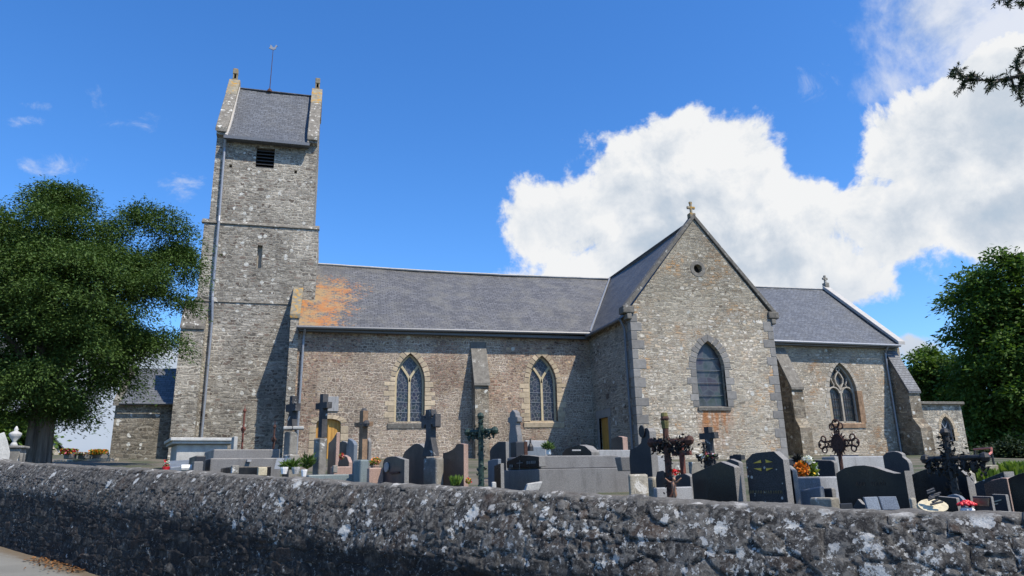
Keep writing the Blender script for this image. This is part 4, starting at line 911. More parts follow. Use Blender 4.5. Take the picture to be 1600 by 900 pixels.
# ================================================================== the graves
AL = R(15); E1 = Vector((math.cos(AL), math.sin(AL), 0)); N1 = Vector((-math.sin(AL), math.cos(AL), 0))
def ground(p): return float(gz(p.x, p.y))
def slab(name, px, d, edge, mat, label, cat='gravestone', group=None, bev=.012, alpha=AL, sink=.12, foot=None, parent=None, thick=None):
    """upright stone whose outline faces west; px runs along its top from the far (left) side to the near (right) side;
    edge = photo x of the far end of its sunny south edge"""
    e = Vector((math.cos(alpha), math.sin(alpha), 0)); n = Vector((-math.sin(alpha), math.cos(alpha), 0))
    a = atD(*px[-1], d); c = a.dot(e)
    P = [hit(x, y, e, c) for x, y in px]
    th = thick if thick else max(.06, min(.4, hit(edge, px[-1][1], n, a.dot(n)).dot(e)-c))
    zb = min(ground(P[0]), ground(P[-1]))-sink
    pts = [Vector((P[0].x, P[0].y, zb))] + P + [Vector((P[-1].x, P[-1].y, zb))]
    mb = MB(); mb.prism(pts, e*th)
    dark = mat in ('black_granite', 'slate_granite', 'lichen_granite', 'brown_granite', 'dark_brown_granite')
    nt = len(mb.f)-len(pts); mb.m = [0]*nt+[1 if dark else 0]*len(pts); mat0 = mat; mat = [mat, 'edge_granite' if 'brown' not in mat0 else 'pink_granite'] if dark else mat
    mid = (P[0]+P[-1])/2+e*th/2
    o = mb.build(name, mat, parent, bev=bev, loc=(mid.x, mid.y, zb+sink))
    if label: tag(o, label, cat, group)
    o_info = dict(e=e, n=n, c=c, th=th, P=P, a=a)
    return o, o_info
def block(mb, xl, xc, xr, y, d, h=None, m=0, ztop=None, alpha=AL, bury=.15):
    """box whose south-west corner top is seen at (xc, y) at distance d; its west side reaches photo x xl and its south side xr"""
    e = Vector((math.cos(alpha), math.sin(alpha), 0)); n = Vector((-math.sin(alpha), math.cos(alpha), 0))
    a = atD(xc, y, d); zt = a.z
    q1 = hit(xl, y, e, a.dot(e)).dot(n); p1 = hit(xr, y, n, a.dot(n)).dot(e)
    q1 = min(q1, a.dot(n)+3.0)
    zb = ground(a)-bury if h is None else zt-h
    mb.obox((0, 0), e, n, a.dot(e), p1, a.dot(n), q1, zb, zt, m)
    return a, e, n, p1-a.dot(e), q1-a.dot(n), zt
def stone_box(name, xl, xc, xr, y, d, mat, label, cat, h=None, bev=.012, group=None):
    mb = MB(); a, e, n, L, W_, zt = block(mb, xl, xc, xr, y, d, h)
    zb = ground(a) if h is None else zt-h
    o = mb.build(name, mat, None, bev=bev, loc=(a.x, a.y, zb)); return tag(o, label, cat, group)
def cross_pts(w_shaft, arm, z0, z1, za, ah, w_base=None):
    wb = w_base or w_shaft; h = w_shaft/2
    return [(-wb/2, z0), (wb/2, z0), (h, za-ah/2), (arm, za-ah/2), (arm, za+ah/2), (h, za+ah/2), (h, z1), (-h, z1), (-h, za+ah/2), (-arm, za+ah/2), (-arm, za-ah/2), (-h, za-ah/2)]
def west_prism(mb, a, pts, th, alpha=AL, m=0):
    """outline given in metres (u across, z absolute) standing at point a and facing west"""
    e = Vector((math.cos(alpha), math.sin(alpha), 0)); n = Vector((-math.sin(alpha), math.cos(alpha), 0))
    mb.prism([Vector((a.x, a.y, 0))-n*u-e*(th/2)+Vector((0, 0, z)) for u, z in pts], e*th, m)
def zat(x, y, d): return atD(x, y, d).z
def bunch(name, x0, x1, y0, y1, d, kinds, label, n=260, leaf=.02, parent=None, cat='flowers', green='shrub', pot=None, gfrac=.45):
    """flowers in a bunch filling a real volume"""
    c = atD((x0+x1)/2, (y0+y1)/2, d); k = d/FPX; rx = (x1-x0)/2*k; rz = (y1-y0)/2*k
    pnt = unit(RNG.normal(0, 1, (n, 3)))*(RNG.uniform(.35, 1, (n, 1))**.5)*np.array([rx, rx, rz])
    C = pnt+np.array(c); A = unit(RNG.normal(0, 1, (n, 3)))*leaf*RNG.uniform(.7, 1.3, (n, 1)); B = unit(np.cross(A, RNG.normal(0, 1, (n, 3))))*leaf*.6
    mats = [green]+list(kinds); isg = RNG.uniform(0, 1, n) < gfrac
    # petals gather in heads
    heads = RNG.integers(0, len(kinds), 14); hp = unit(RNG.normal(0, 1, (14, 3)))*np.array([rx, rx, rz])*.75
    near = np.argmin(((pnt[:, None]-hp[None])**2).sum(-1), 1); idx = np.where(isg, 0, 1+heads[near])
    root = parent
    if pot:
        r, h, pm = pot; g = min(c.z-rz*.6, c.z); mb = MB(); mb.lathe((c.x, c.y, g-h), [(r*.7, 0), (r*.95, h*.8), (r, h*.85), (r, h), (r*.8, h)], 12)
        root = mb.build('flower_pot' if cat == 'flowers' else 'pot', pm, None, loc=(c.x, c.y, g-h)); tag(root, label, cat)
        leaf_mesh('flowers', C, A, B, mats, parent=root, midx=idx); return root
    o = leaf_mesh(name, C, A, B, mats, parent=root, loc=tuple(c-Vector((0, 0, rz))), midx=idx)
    if root is None: tag(o, label, cat)
    return o

# ---- left end, from the west
mb = MB(); a, e, n, L, W_, zt = block(mb, 268, 277, 356, 694, 19); t = empty('table_tomb', (a.x, a.y, ground(a)), 'pale grey chest tomb with overhanging cornice slab beside the tower', 'tomb')
mb.build('chest', 'pale_stone', t, bev=.02)
mb = MB(); mb.obox((0, 0), e, n, a.dot(e)-.12, a.dot(e)+L+.12, a.dot(n)-.12, a.dot(n)+W_+.1, zt+.003, zt+.07); mb.obox((0, 0), e, n, a.dot(e)-.17, a.dot(e)+L+.17, a.dot(n)-.17, a.dot(n)+W_+.15, zt+.073, zt+.15); mb.build('cornice', 'pale_stone', t, bev=.015)
stone_box('stele', 362, 366, 372, 682, 16.5, 'pale_stone', 'small white stone stele behind the long stepped grey tomb', 'gravestone')
# long stepped family tomb
mb = MB(); a, e, n, L, W_, zt = block(mb, 320, 334, 438, 702, 13.2); t = empty('family_tomb', (a.x, a.y, ground(a)), 'long stepped grey granite family tomb with dark west ends below the tower', 'tomb')
mb.build('ledger', 'grey_granite', t, bev=.015)
mb = MB(); block(mb, 310, 329, 439, 716, 12.4); mb.build('plinth', 'grey_granite', t, bev=.015)
mb = MB(); b_, *_ = block(mb, 385, 386.5, 393, 718, 12.38, h=.035); mb.build('name_plate', 'light_granite', t)
stone_box('gravestone', 296, 306, 322, 712, 12.2, 'slate_granite', 'low dark stepped gravestone at the west end of the long grey tomb', 'gravestone')
stone_box('gravestone', 300, 303, 318, 721, 11.6, 'grey_granite', 'small grey block at the foot of the stepped dark stone', 'gravestone')
mb = MB(); a, e, n, L, W_, zt = block(mb, 345, 362, 424, 729, 11.2); t = tag(mb.build('kerb_tomb', 'black_granite', None, bev=.012, loc=(a.x, a.y, ground(a))), 'low black granite kerb tomb in front of the long stepped tomb', 'tomb')
stone_box('flower_box', 361, 363, 374, 727, 10.9, 'old_stone', 'speckled stone flower box on the front of the low black tomb', 'flower box', h=.12)
stone_box('flower_box', 402, 404, 418, 730, 10.9, 'cream', 'cream stone flower box on the low black tomb', 'flower box', h=.12)
# polished pale slab
a = atD(266, 728, 14); e, n = E1, N1; mb = MB(); z = a.z
P = lambda p, q, zz: Vector((a.x, a.y, 0))+e*p+n*q+Vector((0, 0, zz))
mb.hexa([P(0, 0, ground(a)-.1), P(.45, 0, ground(a)-.1), P(.45, 1.2, ground(a)-.1), P(0, 1.2, ground(a)-.1), P(0, 0, z-.02), P(.45, 0, z+.02), P(.45, 1.2, z+.14), P(0, 1.2, z+.12)]); tag(mb.build('sloping_ledger', 'blue_granite', None, bev=.015, loc=(a.x, a.y, ground(a))), 'pale blue polished sloping grave slab left of the stepped tomb', 'tomb')
a = atD(283, 731, 12.6); mb = MB(); mb.tube([a, a+E1*.22], .05, 10); tag(mb.build('grave_roll', 'white', None, loc=(a.x, a.y, a.z-.05)), 'small white stone roll lying before the pale blue slab', 'grave ornament')
bunch('flowers', 256, 264, 719, 731, 12.8, ['petal_red', 'petal_pink', 'petal_white'], 'small pot of red and pale flowers on the wall line left of the blue slab', 120, .02, pot=(.06, .09, 'red'))

def iron_spike(x, yt, yb, d, mat, label, seed=0):
    a = atD(x, yb, d); zt = zat(x, yt, d); g = ground(a); rr = random.Random(seed); H = zt-g
    t = empty('iron_cross', (a.x, a.y, g), label, 'iron cross'); mb = MB(); mb.tube([(a.x, a.y, g-.1), (a.x, a.y, zt-.15), (a.x, a.y, zt)], [.022, .018, .004], 6); mb.build('shaft', mat, t)
    al = R(8); n = Vector((-math.sin(al), math.cos(al), 0)); za = g+H*.66; mb = MB()     # its arms point away from the road
    for s in (1, -1):
        mb.tube([Vector((a.x, a.y, za)), Vector((a.x, a.y, za))+n*s*.30], .016, 6)
        for k in range(5):
            c = Vector((a.x, a.y, za-.16*k*H/1.4))+n*s*(.06+.03*(k % 2)); mb.tube([c+Vector((0, 0, .07*math.cos(q)))+n*(.055*math.sin(q)) for q in np.linspace(0, 2*math.pi, 9)], .012, 5)
    mb.build('scrollwork', mat, t); mb = MB(); mb.sphere((a.x, a.y, za), .05, 0, 8); mb.sphere((a.x, a.y, zt-.12), .035, 0, 8); mb.build('boss', mat, t)
    return t
iron_spike(378, 632, 700, 14.6, 'red_rust', 'tall thin rusty red iron cross seen edge on against the tower')
iron_spike(427, 657, 702, 14.6, 'rust', 'shorter dark iron cross with pointed tip in the tower shadow')

def stone_cross(x, yt, yarm, ybase, d, arm, sw, mat, label, ped=None, wb=None, alpha=AL, th=.12, ah=.13, flare=False, pm=None, plinth=None):
    a = atD(x, ybase, d); g = ground(a); z1, za, z0 = zat(x, yt, d), zat(x, yarm, d), a.z
    t = empty('stone_cross', (a.x, a.y, g), label, 'stone cross'); mb = MB()
    if flare:
        pts = [(-wb/2, z0), (wb/2, z0), (sw/2, z0+.22), (sw/2, za-ah*.5), (arm*.55, za-ah*.5), (arm*.7, za-ah*1.0), (arm, za-ah*.9), (arm, za+ah*1.0), (arm*.75, za+ah*.95), (arm*.55, za+ah*.45), (sw*.5, za+ah*.55), (sw*.42, z1-.10), (sw*.72, z1-.08), (sw*.5, z1), (-sw*.5, z1), (-sw*.72, z1-.08), (-sw*.42, z1-.10), (-sw*.5, za+ah*.55), (-arm*.55, za+ah*.45), (-arm*.75, za+ah*.95), (-arm, za+ah*1.0), (-arm, za-ah*.9), (-arm*.7, za-ah*1.0), (-arm*.55, za-ah*.5), (-sw/2, za-ah*.5), (-sw/2, z0+.22)]
    else: pts = cross_pts(sw, arm, z0, z1, za, ah, wb)
    west_prism(mb, a+E1*.0, pts, th, alpha); mb.build('cross', mat, t, bev=.015)
    if ped:
        xl, xc, xr, y = ped; mb = MB(); b_, e, n, L, W_, zt = block(mb, xl, xc, xr, y, d-.12, alpha=alpha)
        mb.build('pedestal', pm or mat, t, bev=.02)
        if plinth:
            mb = MB(); block(mb, plinth[0], plinth[1], plinth[2], plinth[3], d-.35, alpha=alpha); mb.build('plinth', pm or mat, t, bev=.02)
    return t, a
t, a = stone_cross(456, 619, 637, 672, 13, .16, .085, 'dark_stone', 'blackened stone cross with flared foot on a tall slim pedestal by the zinc downpipe', (444, 454, 466, 674), .2, th=.1, ah=.13, alpha=R(33), pm='old_stone', plinth=(442, 453, 469, 710))
mb = MB(); mb.box(a.x-.14, a.x+.2, a.y-.1, a.y+.1, a.z+.005, a.z+.06); mb.build('cap_stone', 'pale_stone', t, bev=.015)
stone_cross(503.5, 616, 634, 684, 11, .15, .085, 'dark_stone', 'plain dark stone cross on a rounded pedestal in front of the ochre door', (490, 500.5, 512, 684), .10, th=.09, ah=.09, alpha=R(33), pm='old_stone')
slab('gravestone', [(513, 692), (518, 688), (522, 682), (526, 675)], 12, 530.5, 'brown_granite', 'tall curved brown granite headstone in front of the ochre door')
slab('gravestone', [(528, 697), (530, 691), (535, 689), (541, 691), (546, 697)], 15, 549, 'slate_granite', 'dark rounded headstone behind the curved brown stone')
slab('gravestone', [(541, 700), (544, 685), (550, 689), (553, 694)], 14, 559, 'blue_granite', 'bluish grey pointed headstone right of the dark rounded one')
slab('gravestone', [(528, 722), (531, 715), (537, 711), (542, 714), (545, 722)], 11.3, 546.5, 'dark_brown_granite', 'small rounded brown headstone with pink flowers at its foot')
bunch('flowers', 529, 538, 708, 718, 11.0, ['petal_pink', 'petal_red'], 'small bunch of pink flowers on the rounded brown stone', 90, .018)
mb = MB(); a, *_ = block(mb, 516, 522, 549, 729, 10.4); tag(mb.build('kerb_tomb', 'pink_granite', None, bev=.012, loc=(a.x, a.y, ground(a))), 'low salmon pink granite tomb in front of the small rounded brown headstone', 'tomb')
stone_box('flower_box', 519, 521, 528, 727, 10.1, 'old_stone', 'grey patterned stone box on the salmon tomb', 'flower box', h=.1)
mb = MB(); a, *_ = block(mb, 478, 482, 562, 742, 9.6); tag(mb.build('kerb_tomb', 'teal_granite', None, bev=.012, loc=(a.x, a.y, ground(a))), 'low greenish granite kerb tomb just behind the roadside wall', 'tomb')
# leaning open book slab and clutter by it
def book(name, x0, x1, y0, y1, d, mat, label, tilt=.5, cat='grave plaque'):
    a = atD((x0+x1)/2, y1, d); k = d/FPX; wd = (x1-x0)*k; h = (y1-y0)*k; rt = Vector((RT.x, RT.y, 0)).normalized(); fw = Vector((FW.x, FW.y, 0)).normalized()
    t = MB()
    for s in (-1, 1):
        p0 = a; p1 = a+rt*s*wd/2-fw*wd*.14; up = Vector((0, 0, h))+fw*h*tilt; th = fw*.025
        t.prism([p0+rt*s*.004, p1, p1+up, p0+up+rt*s*.004], th)
    o = t.build(name, mat, None, bev=.004, loc=(a.x, a.y, a.z)); return tag(o, label, cat)
book('open_book', 430, 451, 717, 733, 11, 'blue_granite', 'leaning grey stone open book below the tall slim pedestal', .6, 'grave plaque')
for x, y, d, r_, lb in ((444, 737, 10.2, .05, 'leftmost small white pot on the dark tomb left of the greenish kerb'), (462, 737, 10.1, .055, 'middle small pale pot on the wall side of the old pedestal'), (475, 741, 9.9, .04, 'rightmost tiny white pot on the wall side of the old pedestal')):
    a = atD(x, y, d); mb = MB(); mb.lathe((a.x, a.y, a.z-.03), [(r_*.7, 0), (r_, .07), (r_, .09), (r_*.75, .09)], 10); tag(mb.build('pot', 'white' if x != 462 else 'pale_stone', None, loc=(a.x, a.y, a.z-.03)), lb, 'pot')
def dead_plant(x0, x1, y0, y1, d, label, mat='ivy_dead', n=160, leaf=.05, cat='plant', name='grave_plant'):
    c = atD((x0+x1)/2, y1, d); k = d/FPX; rx = (x1-x0)/2*k; H = (y1-y0)*k
    A = unit(np.stack([RNG.normal(0, .7, n), RNG.normal(0, .7, n), RNG.uniform(.2, 1, n)], 1)); st = np.stack([RNG.uniform(-rx, rx, n)*.5, RNG.uniform(-rx, rx, n)*.5, RNG.uniform(0, H*.5, n)], 1)
    C = np.array(c)+st+A*RNG.uniform(.1, .5, (n, 1))*H; Bv = unit(np.cross(A, RNG.normal(0, 1, (n, 3))))*leaf*.22
    return tag(leaf_mesh(name, C, A*leaf, Bv, mat, loc=tuple(c)), label, cat)
dead_plant(437, 470, 717, 734, 10.6, 'dark low spiky plant at the foot of the slim pedestal', 'broad', 200)
dead_plant(470, 488, 708, 734, 10.8, 'dark spiky plant left of the plain dark cross', 'yew', 160)

# ---- middle
t, a = stone_cross(566.5, 642, 663, 718, 9.6, .15, .075, 'rust_stone', 'rust stained stone cross with knobbed arms on a grey pedestal', (552.5, 564, 577, 718), .085, th=.08, ah=.055, alpha=R(33), pm='teal_granite')
mb = MB(); za = zat(566, 663, 9.6)
for s in (-1, 0, 1): mb.sphere((a.x-N1.x*s*.12, a.y-N1.y*s*.12, za), .048, 0, 8)
mb.sphere((a.x, a.y, zat(566, 642, 9.6)), .04, 0, 8); mb.build('knob', 'dark_stone', t)
slab('gravestone', [(566, 700), (568, 687), (574, 684), (576, 690)], 13.5, 579, 'slate_granite', 'narrow dark headstone behind the rust stained cross')
bunch('flowers', 578, 594, 715, 729, 9.7, ['petal_yellow', 'petal_orange', 'petal_salmon'], 'pot of yellow and orange flowers right of the rust stained cross', 220, .02, pot=(.06, .1, 'terracotta'))
mb = MB(); a, *_ = block(mb, 573, 577, 600, 731, 9.2); tag(mb.build('kerb_tomb', 'pink_granite', None, bev=.012, loc=(a.x, a.y, ground(a))), 'low salmon granite block between the grey pedestal and the blue headstone', 'tomb')
o, q = slab('gravestone', [(598, 724), (600, 718), (604, 714.5), (611, 713), (618, 713), (625, 716), (632, 718)], 8.6, 638, 'slate_granite', 'blue grey headstone with curved shoulders and an oval medallion')
def on_face(q, px, py, out=.006): return hit(px, py, q['e'], q['c'])-q['e']*out
def disc(parent, q, px, py, ru, rv, mat, name, th=.015):
    c = on_face(q, px, py, 0); mb = MB(); mb.prism([c-q['e']*.003+q['n']*ru*math.cos(a)+Vector((0, 0, rv*math.sin(a))) for a in np.linspace(0, 2*math.pi, 17)[:-1]], -q['e']*th); return mb.build(name, mat, parent)
disc(o, q, 605, 730, .075, .06, 'light_granite', 'medallion')
c = on_face(q, 618, 738.5); mb = MB(); mb.prism([c+q['n']*s*.14+Vector((0, 0, z)) for s, z in ((1, -.015), (-1, -.01), (-1, .012), (1, .012))], -q['e']*.02); mb.build('bronze_strip', 'rust', o)
o, q = slab('gravestone', [(635, 704), (640, 699), (646, 694), (650, 693), (655, 693.5), (660, 697), (664, 702), (666, 706)], 10, 668, 'slate_granite', 'large dark slate headstone with a rounded top left of the ornate black cross', thick=.12)
slab('gravestone', [(628, 716), (632, 706), (640, 699), (648, 697)], 11.6, 651, 'dark_brown_granite', 'brown headstone half hidden behind the large dark slate one', thick=.12)
t, a = stone_cross(673, 640, 658, 713, 9, .135, .095, 'dark_stone', 'ornate black stone cross with winged arms and flared foot on a low pedestal', (661, 682, 694, 715), .22, th=.09, ah=.085, alpha=R(33), flare=True, pm='old_stone')
slab('gravestone', [(692, 708), (700, 706), (706, 703), (711, 699), (713.5, 694), (718, 693), (724.5, 694)], 8.6, 731.5, 'dark_brown_granite', 'brown granite headstone with a swooping shoulder and sunlit edge')
def grass_tuft(x0, x1, y0, y1, d, label, mat='grass', n=140, name='grass_tuft', cat='grass tuft', wd=.012):
    c = atD((x0+x1)/2, y1, d); k = d/FPX; rx = (x1-x0)/2*k; H = (y1-y0)*k
    A = unit(np.stack([RNG.normal(0, .35, n), RNG.normal(0, .35, n), np.ones(n)], 1))*RNG.uniform(.25, .5, (n, 1))*H
    st = np.stack([RNG.uniform(-rx, rx, n)*.6, RNG.uniform(-rx, rx, n)*.6, np.zeros(n)], 1); C = np.array(c)+st+A; Bv = unit(np.cross(A, RNG.normal(0, 1, (n, 3))))*wd
    return tag(leaf_mesh(name, C, A, Bv, mat, loc=tuple(c)), label, cat)
grass_tuft(701, 721, 741, 759, 7.7, 'bright green grass tuft at the foot of the swooping brown headstone')
bunch('flowers', 727, 737, 747, 756, 7.7, ['petal_yellow', 'petal_red'], 'small reddish yellow flowers right of the grass tuft', 90, .012)
# green iron cross
def leafy_cross(x, yt, yarm, yb, xl, xr, d, mat, leafm, label, nleaf=500, alpha=AL, th=.03, leaf=.04, armdy=0, droop=.05, scroll=True, name='iron_cross', topbare=0., cluster=.07):
    a = atD(x, yb, d); g = ground(a); zt, za = zat(x, yt, d), zat(x, yarm, d)
    e = Vector((math.cos(alpha), math.sin(alpha), 0)); n = Vector((-math.sin(alpha), math.cos(alpha), 0))
    ql = hit(xl, yarm, e, a.dot(e)).dot(n)-a.dot(n); qr = hit(xr, yarm, e, a.dot(e)).dot(n)-a.dot(n); ql = min(abs(ql), .55); qr = min(abs(qr), .55)
    t = empty(name, (a.x, a.y, g), label, 'iron cross'); o = Vector((a.x, a.y, 0))
    mb = MB(); mb.tube([o+Vector((0, 0, g-.1)), o+Vector((0, 0, za)), o+Vector((0, 0, zt))], [th*1.15, th, th*.8], 8); mb.build('shaft', mat, t)
    mb = MB(); mb.tube([o+n*ql+Vector((0, 0, za)), o-n*qr+Vector((0, 0, za))], th*.8, 8)
    for s, q_ in ((1, ql), (-1, qr)): mb.sphere(o+n*s*q_+Vector((0, 0, za)), th*1.5, 0, 8)
    mb.sphere(o+Vector((0, 0, zt)), th*1.4, 0, 8); mb.build('arms', mat, t)
    if scroll:
        mb = MB()
        for s in (1, -1):
            for q2 in (1, -1):
                c = o+n*s*.11+Vector((0, 0, za+q2*.10)); mb.tube([c+n*.07*math.cos(v)+Vector((0, 0, .07*math.sin(v))) for v in np.linspace(0, 2*math.pi, 10)], th*.35, 5)
        mb.build('scrollwork', mat, t)
    mb = MB()
    for q_ in np.linspace(-qr*.9, ql*.9, 7):
        c = o+n*float(q_)+Vector((0, 0, za-.045)); r_ = random.uniform(.012, .024); mb.sphere(c+Vector((0, 0, random.uniform(-.04, .03))), r_, 0, 6, (1, 1, random.uniform(1.2, 2.4)))
    mb.build('cast_knobs', mat, t)
    pts = []
    for i in range(nleaf):
        u = random.random()
        if u < .5: q_ = random.uniform(-qr, ql); p = o+n*q_+Vector((0, 0, za+random.gauss(0, .022)-droop*abs(random.random())))
        elif u < .82: p = o+Vector((0, 0, random.uniform(g+.15, za)))
        else: p = o+Vector((0, 0, random.uniform(za, zt-topbare)))
        pts.append(p+Vector((random.gauss(0, cluster*.5), random.gauss(0, cluster*.5), random.gauss(0, cluster*.35))))
    C = np.array([tuple(p) for p in pts]); A = unit(RNG.normal(0, 1, C.shape)+np.array([0, 0, -.5]))*leaf*RNG.uniform(.6, 1.2, (len(C), 1)); B = unit(np.cross(A, RNG.normal(0, 1, C.shape)))*leaf*.45
    leaf_mesh('ivy_leaves', C, A, B, leafm, parent=t); return t, a, o, e, n, g, za, zt
leafy_cross(752, 650, 674, 756, 731, 773, 8.2, 'green_iron', 'green_iron', 'green iron cross wound with cast leaves beside the big family tomb', 420, leaf=.026, alpha=R(38), cluster=.035, scroll=False)
slab('gravestone', [(765, 705), (768, 699), (777, 691), (780, 690), (790, 690)], 13, 799, 'slate_granite', 'dark headstone with a sloping shoulder behind the stone obelisk cross')
slab('grave_plaque', [(762, 720), (770, 717.5), (778, 717)], 9.4, 784, 'blue_granite', 'small pale blue plaque leaning behind the big family tomb', 'grave plaque', thick=.05)
slab('grave_plaque', [(772, 728), (778, 725), (782, 724)], 9.0, 786, 'black_granite', 'small black plaque left of the big family tomb', 'grave plaque', thick=.05)
stone_box('grave_block', 767, 769, 776, 753, 7.4, 'pale_stone', 'small white stone block at the corner of the big family tomb', 'grave ornament')
# granite obelisk cross
a = atD(806, 712, 12); g = ground(a); t = empty('stone_cross', (a.x, a.y, g), 'tall grey granite cross with stub arms and pointed top rising behind the big tomb', 'stone cross')
k = 12/FPX; z = lambda y: zat(806, y, 12); mb = MB(); west_prism(mb, a, [(-.12, g-.1), (.12, g-.1), (.10, z(680)), (.075, z(668)), (.075, z(661)), (.115, z(660)), (.115, z(652)), (.075, z(651)), (.065, z(645)), (0, z(640)), (-.065, z(645)), (-.075, z(651)), (-.115, z(652)), (-.115, z(660)), (-.075, z(661)), (-.075, z(668)), (-.10, z(680))], .12, R(33)); mb.build('cross', 'grey_granite', t, bev=.015)
mb = MB(); block(mb, 797, 806, 820, 690, 11.8); mb.build('pedestal', 'slate_granite', t, bev=.015)
a = atD(821, 703, 11.2); mb = MB(); mb.box(a.x-.02, a.x+.03, a.y-.02, a.y+.02, ground(a)-.1, zat(821, 690, 11.2)); tag(mb.build('grave_marker', 'rust', None, loc=(a.x, a.y, ground(a))), 'thin rusty upright marker against the granite obelisk cross', 'grave marker')
mb = MB(); a, e, n, L, W_, zt = block(mb, 819, 821, 855, 688, 15); t = tag(mb.build('gravestone', 'light_granite', None, bev=.015, loc=(a.x, a.y, ground(a))), 'wide pale granite headstone under the second nave window', 'gravestone')
stone_box('gravestone', 817, 820, 852, 698, 14, 'blue_granite', 'lower pale grey stone in front of the wide pale headstone', 'gravestone')
a = atD(829, 702, 13.5); mb = MB(); mb.lathe((a.x, a.y, a.z-.03), [(.06, 0), (.055, .08), (.02, .14), (.012, .22), (.0, .24)], 10); tag(mb.build('bell_ornament', 'iron', None, loc=(a.x, a.y, a.z-.03)), 'small black bell shaped ornament on the pale stone', 'grave ornament')
stone_box('vase', 853, 855, 861, 699, 13, 'white', 'white square vase on the pale stone with dark foliage', 'vase', h=.13)
dead_plant(845, 868, 690, 702, 13, 'dark trailing foliage in the white square vase', 'yew', 120, .06)
# the big family tomb
mb = MB(); a, e, n, L, W_, zt = block(mb, 776, 842.5, 1010, 733, 9.2); t = empty('family_tomb', (a.x, a.y, ground(a)), 'big two tier grey granite family tomb with a dark gabled name panel', 'tomb')
mb.build('plinth', 'grey_granite', t, bev=.008)
mb = MB(); b_, *_ = block(mb, 792, 842, 966, 712, 9.35, h=zat(842, 712, 9.35)-zt-.003); mb.build('ledger', 'grey_granite', t, bev=.012)
o, q = slab('name_panel', [(791.5, 721), (799, 718), (814, 711), (826, 711.5), (842, 713.5)], 9.22, 845, 'black_granite', None, parent=t, thick=.10, bev=.008, sink=-.36)
mb = MB(); rr = random.Random(11)                                   # worn engraved lettering, too weathered to read
for x0, x1, y0, y1 in ((797, 803, 730.5, 726), (812, 813, 734, 719), (808, 817, 724, 723), (823.5, 839, 725.5, 720.5)):
    if x1-x0 < 1.5: segs = [(x0, y0, x1, y1)]
    elif y0-y1 < 1.5: segs = [(x0, y0, x1, y1)]
    else: segs = [(x+rr.uniform(-.2, .2), y0-(x-x0)*.1, x+rr.uniform(-.6, .6), y1-(x-x0)*.04) for x in np.arange(x0, x1, 1.55)]
    for (xa, ya, xb, yb) in segs: mb.tube([on_face(q, xa, ya, .006), on_face(q, xb, yb, .006)], .004, 4)
mb.build('engraving', 'silver', o)
mb = MB()
for x in (857.5, 968): p_ = atD(x, 738, 9.2); mb.box(p_.x-.004, p_.x+.004, p_.y-.006, p_.y+.03, a.z-.55, a.z-.03)
a2 = atD(833, 764, 8.2); mb = MB(); mb.hexa([(a2.x-.09, a2.y, a2.z-.02), (a2.x+.07, a2.y, a2.z-.02), (a2.x+.07, a2.y+.1, a2.z-.02), (a2.x-.09, a2.y+.1, a2.z-.02), (a2.x-.06, a2.y, a2.z+.06), (a2.x+.12, a2.y, a2.z+.08), (a2.x+.10, a2.y+.06, a2.z+.08), (a2.x-.06, a2.y+.06, a2.z+.06)]); tag(mb.build('stone_chip', 'pale_stone', None, bev=.01, loc=(a2.x, a2.y, a2.z-.02)), 'broken pale stone propped against the big tomb end', 'stone')
a = atD(977, 736, 8.9); mb = MB(); z0 = a.z; mb.hexa([(a.x-.07, a.y-.07, z0), (a.x+.07, a.y-.07, z0), (a.x+.07, a.y+.07, z0), (a.x-.07, a.y+.07, z0), (a.x-.095, a.y-.09, z0+.165), (a.x+.095, a.y-.09, z0+.165), (a.x+.095, a.y+.09, z0+.165), (a.x-.095, a.y+.09, z0+.165)]); tag(mb.build('flower_vase', 'grey_granite', None, bev=.008, loc=(a.x, a.y, z0)), 'empty tapering grey granite vase on the big family tomb', 'vase')
stone_box('stone_block', 980, 984, 1013, 741, 7.9, 'rough_stone', 'rough weathered stone block at the right end of the big family tomb', 'stone', bev=.04)
stone_box('stone_block', 1008, 1019, 1030, 745, 8.2, 'rough_stone', 'second rough stone behind the tall blue headstone', 'stone', bev=.03)
o, q = slab('gravestone', [(983, 716), (984, 703), (995, 698), (1001, 692), (1003, 676), (1006, 670), (1009, 668.5), (1012, 669), (1014.5, 674), (1016.5, 700)], 8.3, 1021, 'slate_granite', 'tall blue grey headstone rising to a round headed shaft in front of the transept corner', thick=.1)
disc(o, q, 1004, 674, .05, .07, 'iron', 'round_ornament')
slab('gravestone', [(878, 708), (884, 701), (893, 698), (905, 695), (914, 697), (924, 706)], 14, 927, 'black_granite', 'low black polished headstone with a rounded top under the transept door', thick=.2)
stone_box('grave_plaque', 893, 894, 908, 702.5, 13.6, 'light_granite', 'pale plaque on the low black polished headstone', 'grave plaque', h=.03)
slab('gravestone', [(954, 704), (955, 686), (966, 681.5), (972.5, 683)], 18, 977, 'dark_brown_granite', 'grey brown headstone standing in the transept shade right of the door', thick=.16)
stone_box('gravestone', 923, 926, 985, 703, 15.5, 'light_granite', 'long low pale grave kerb in front of the transept door', 'tomb')
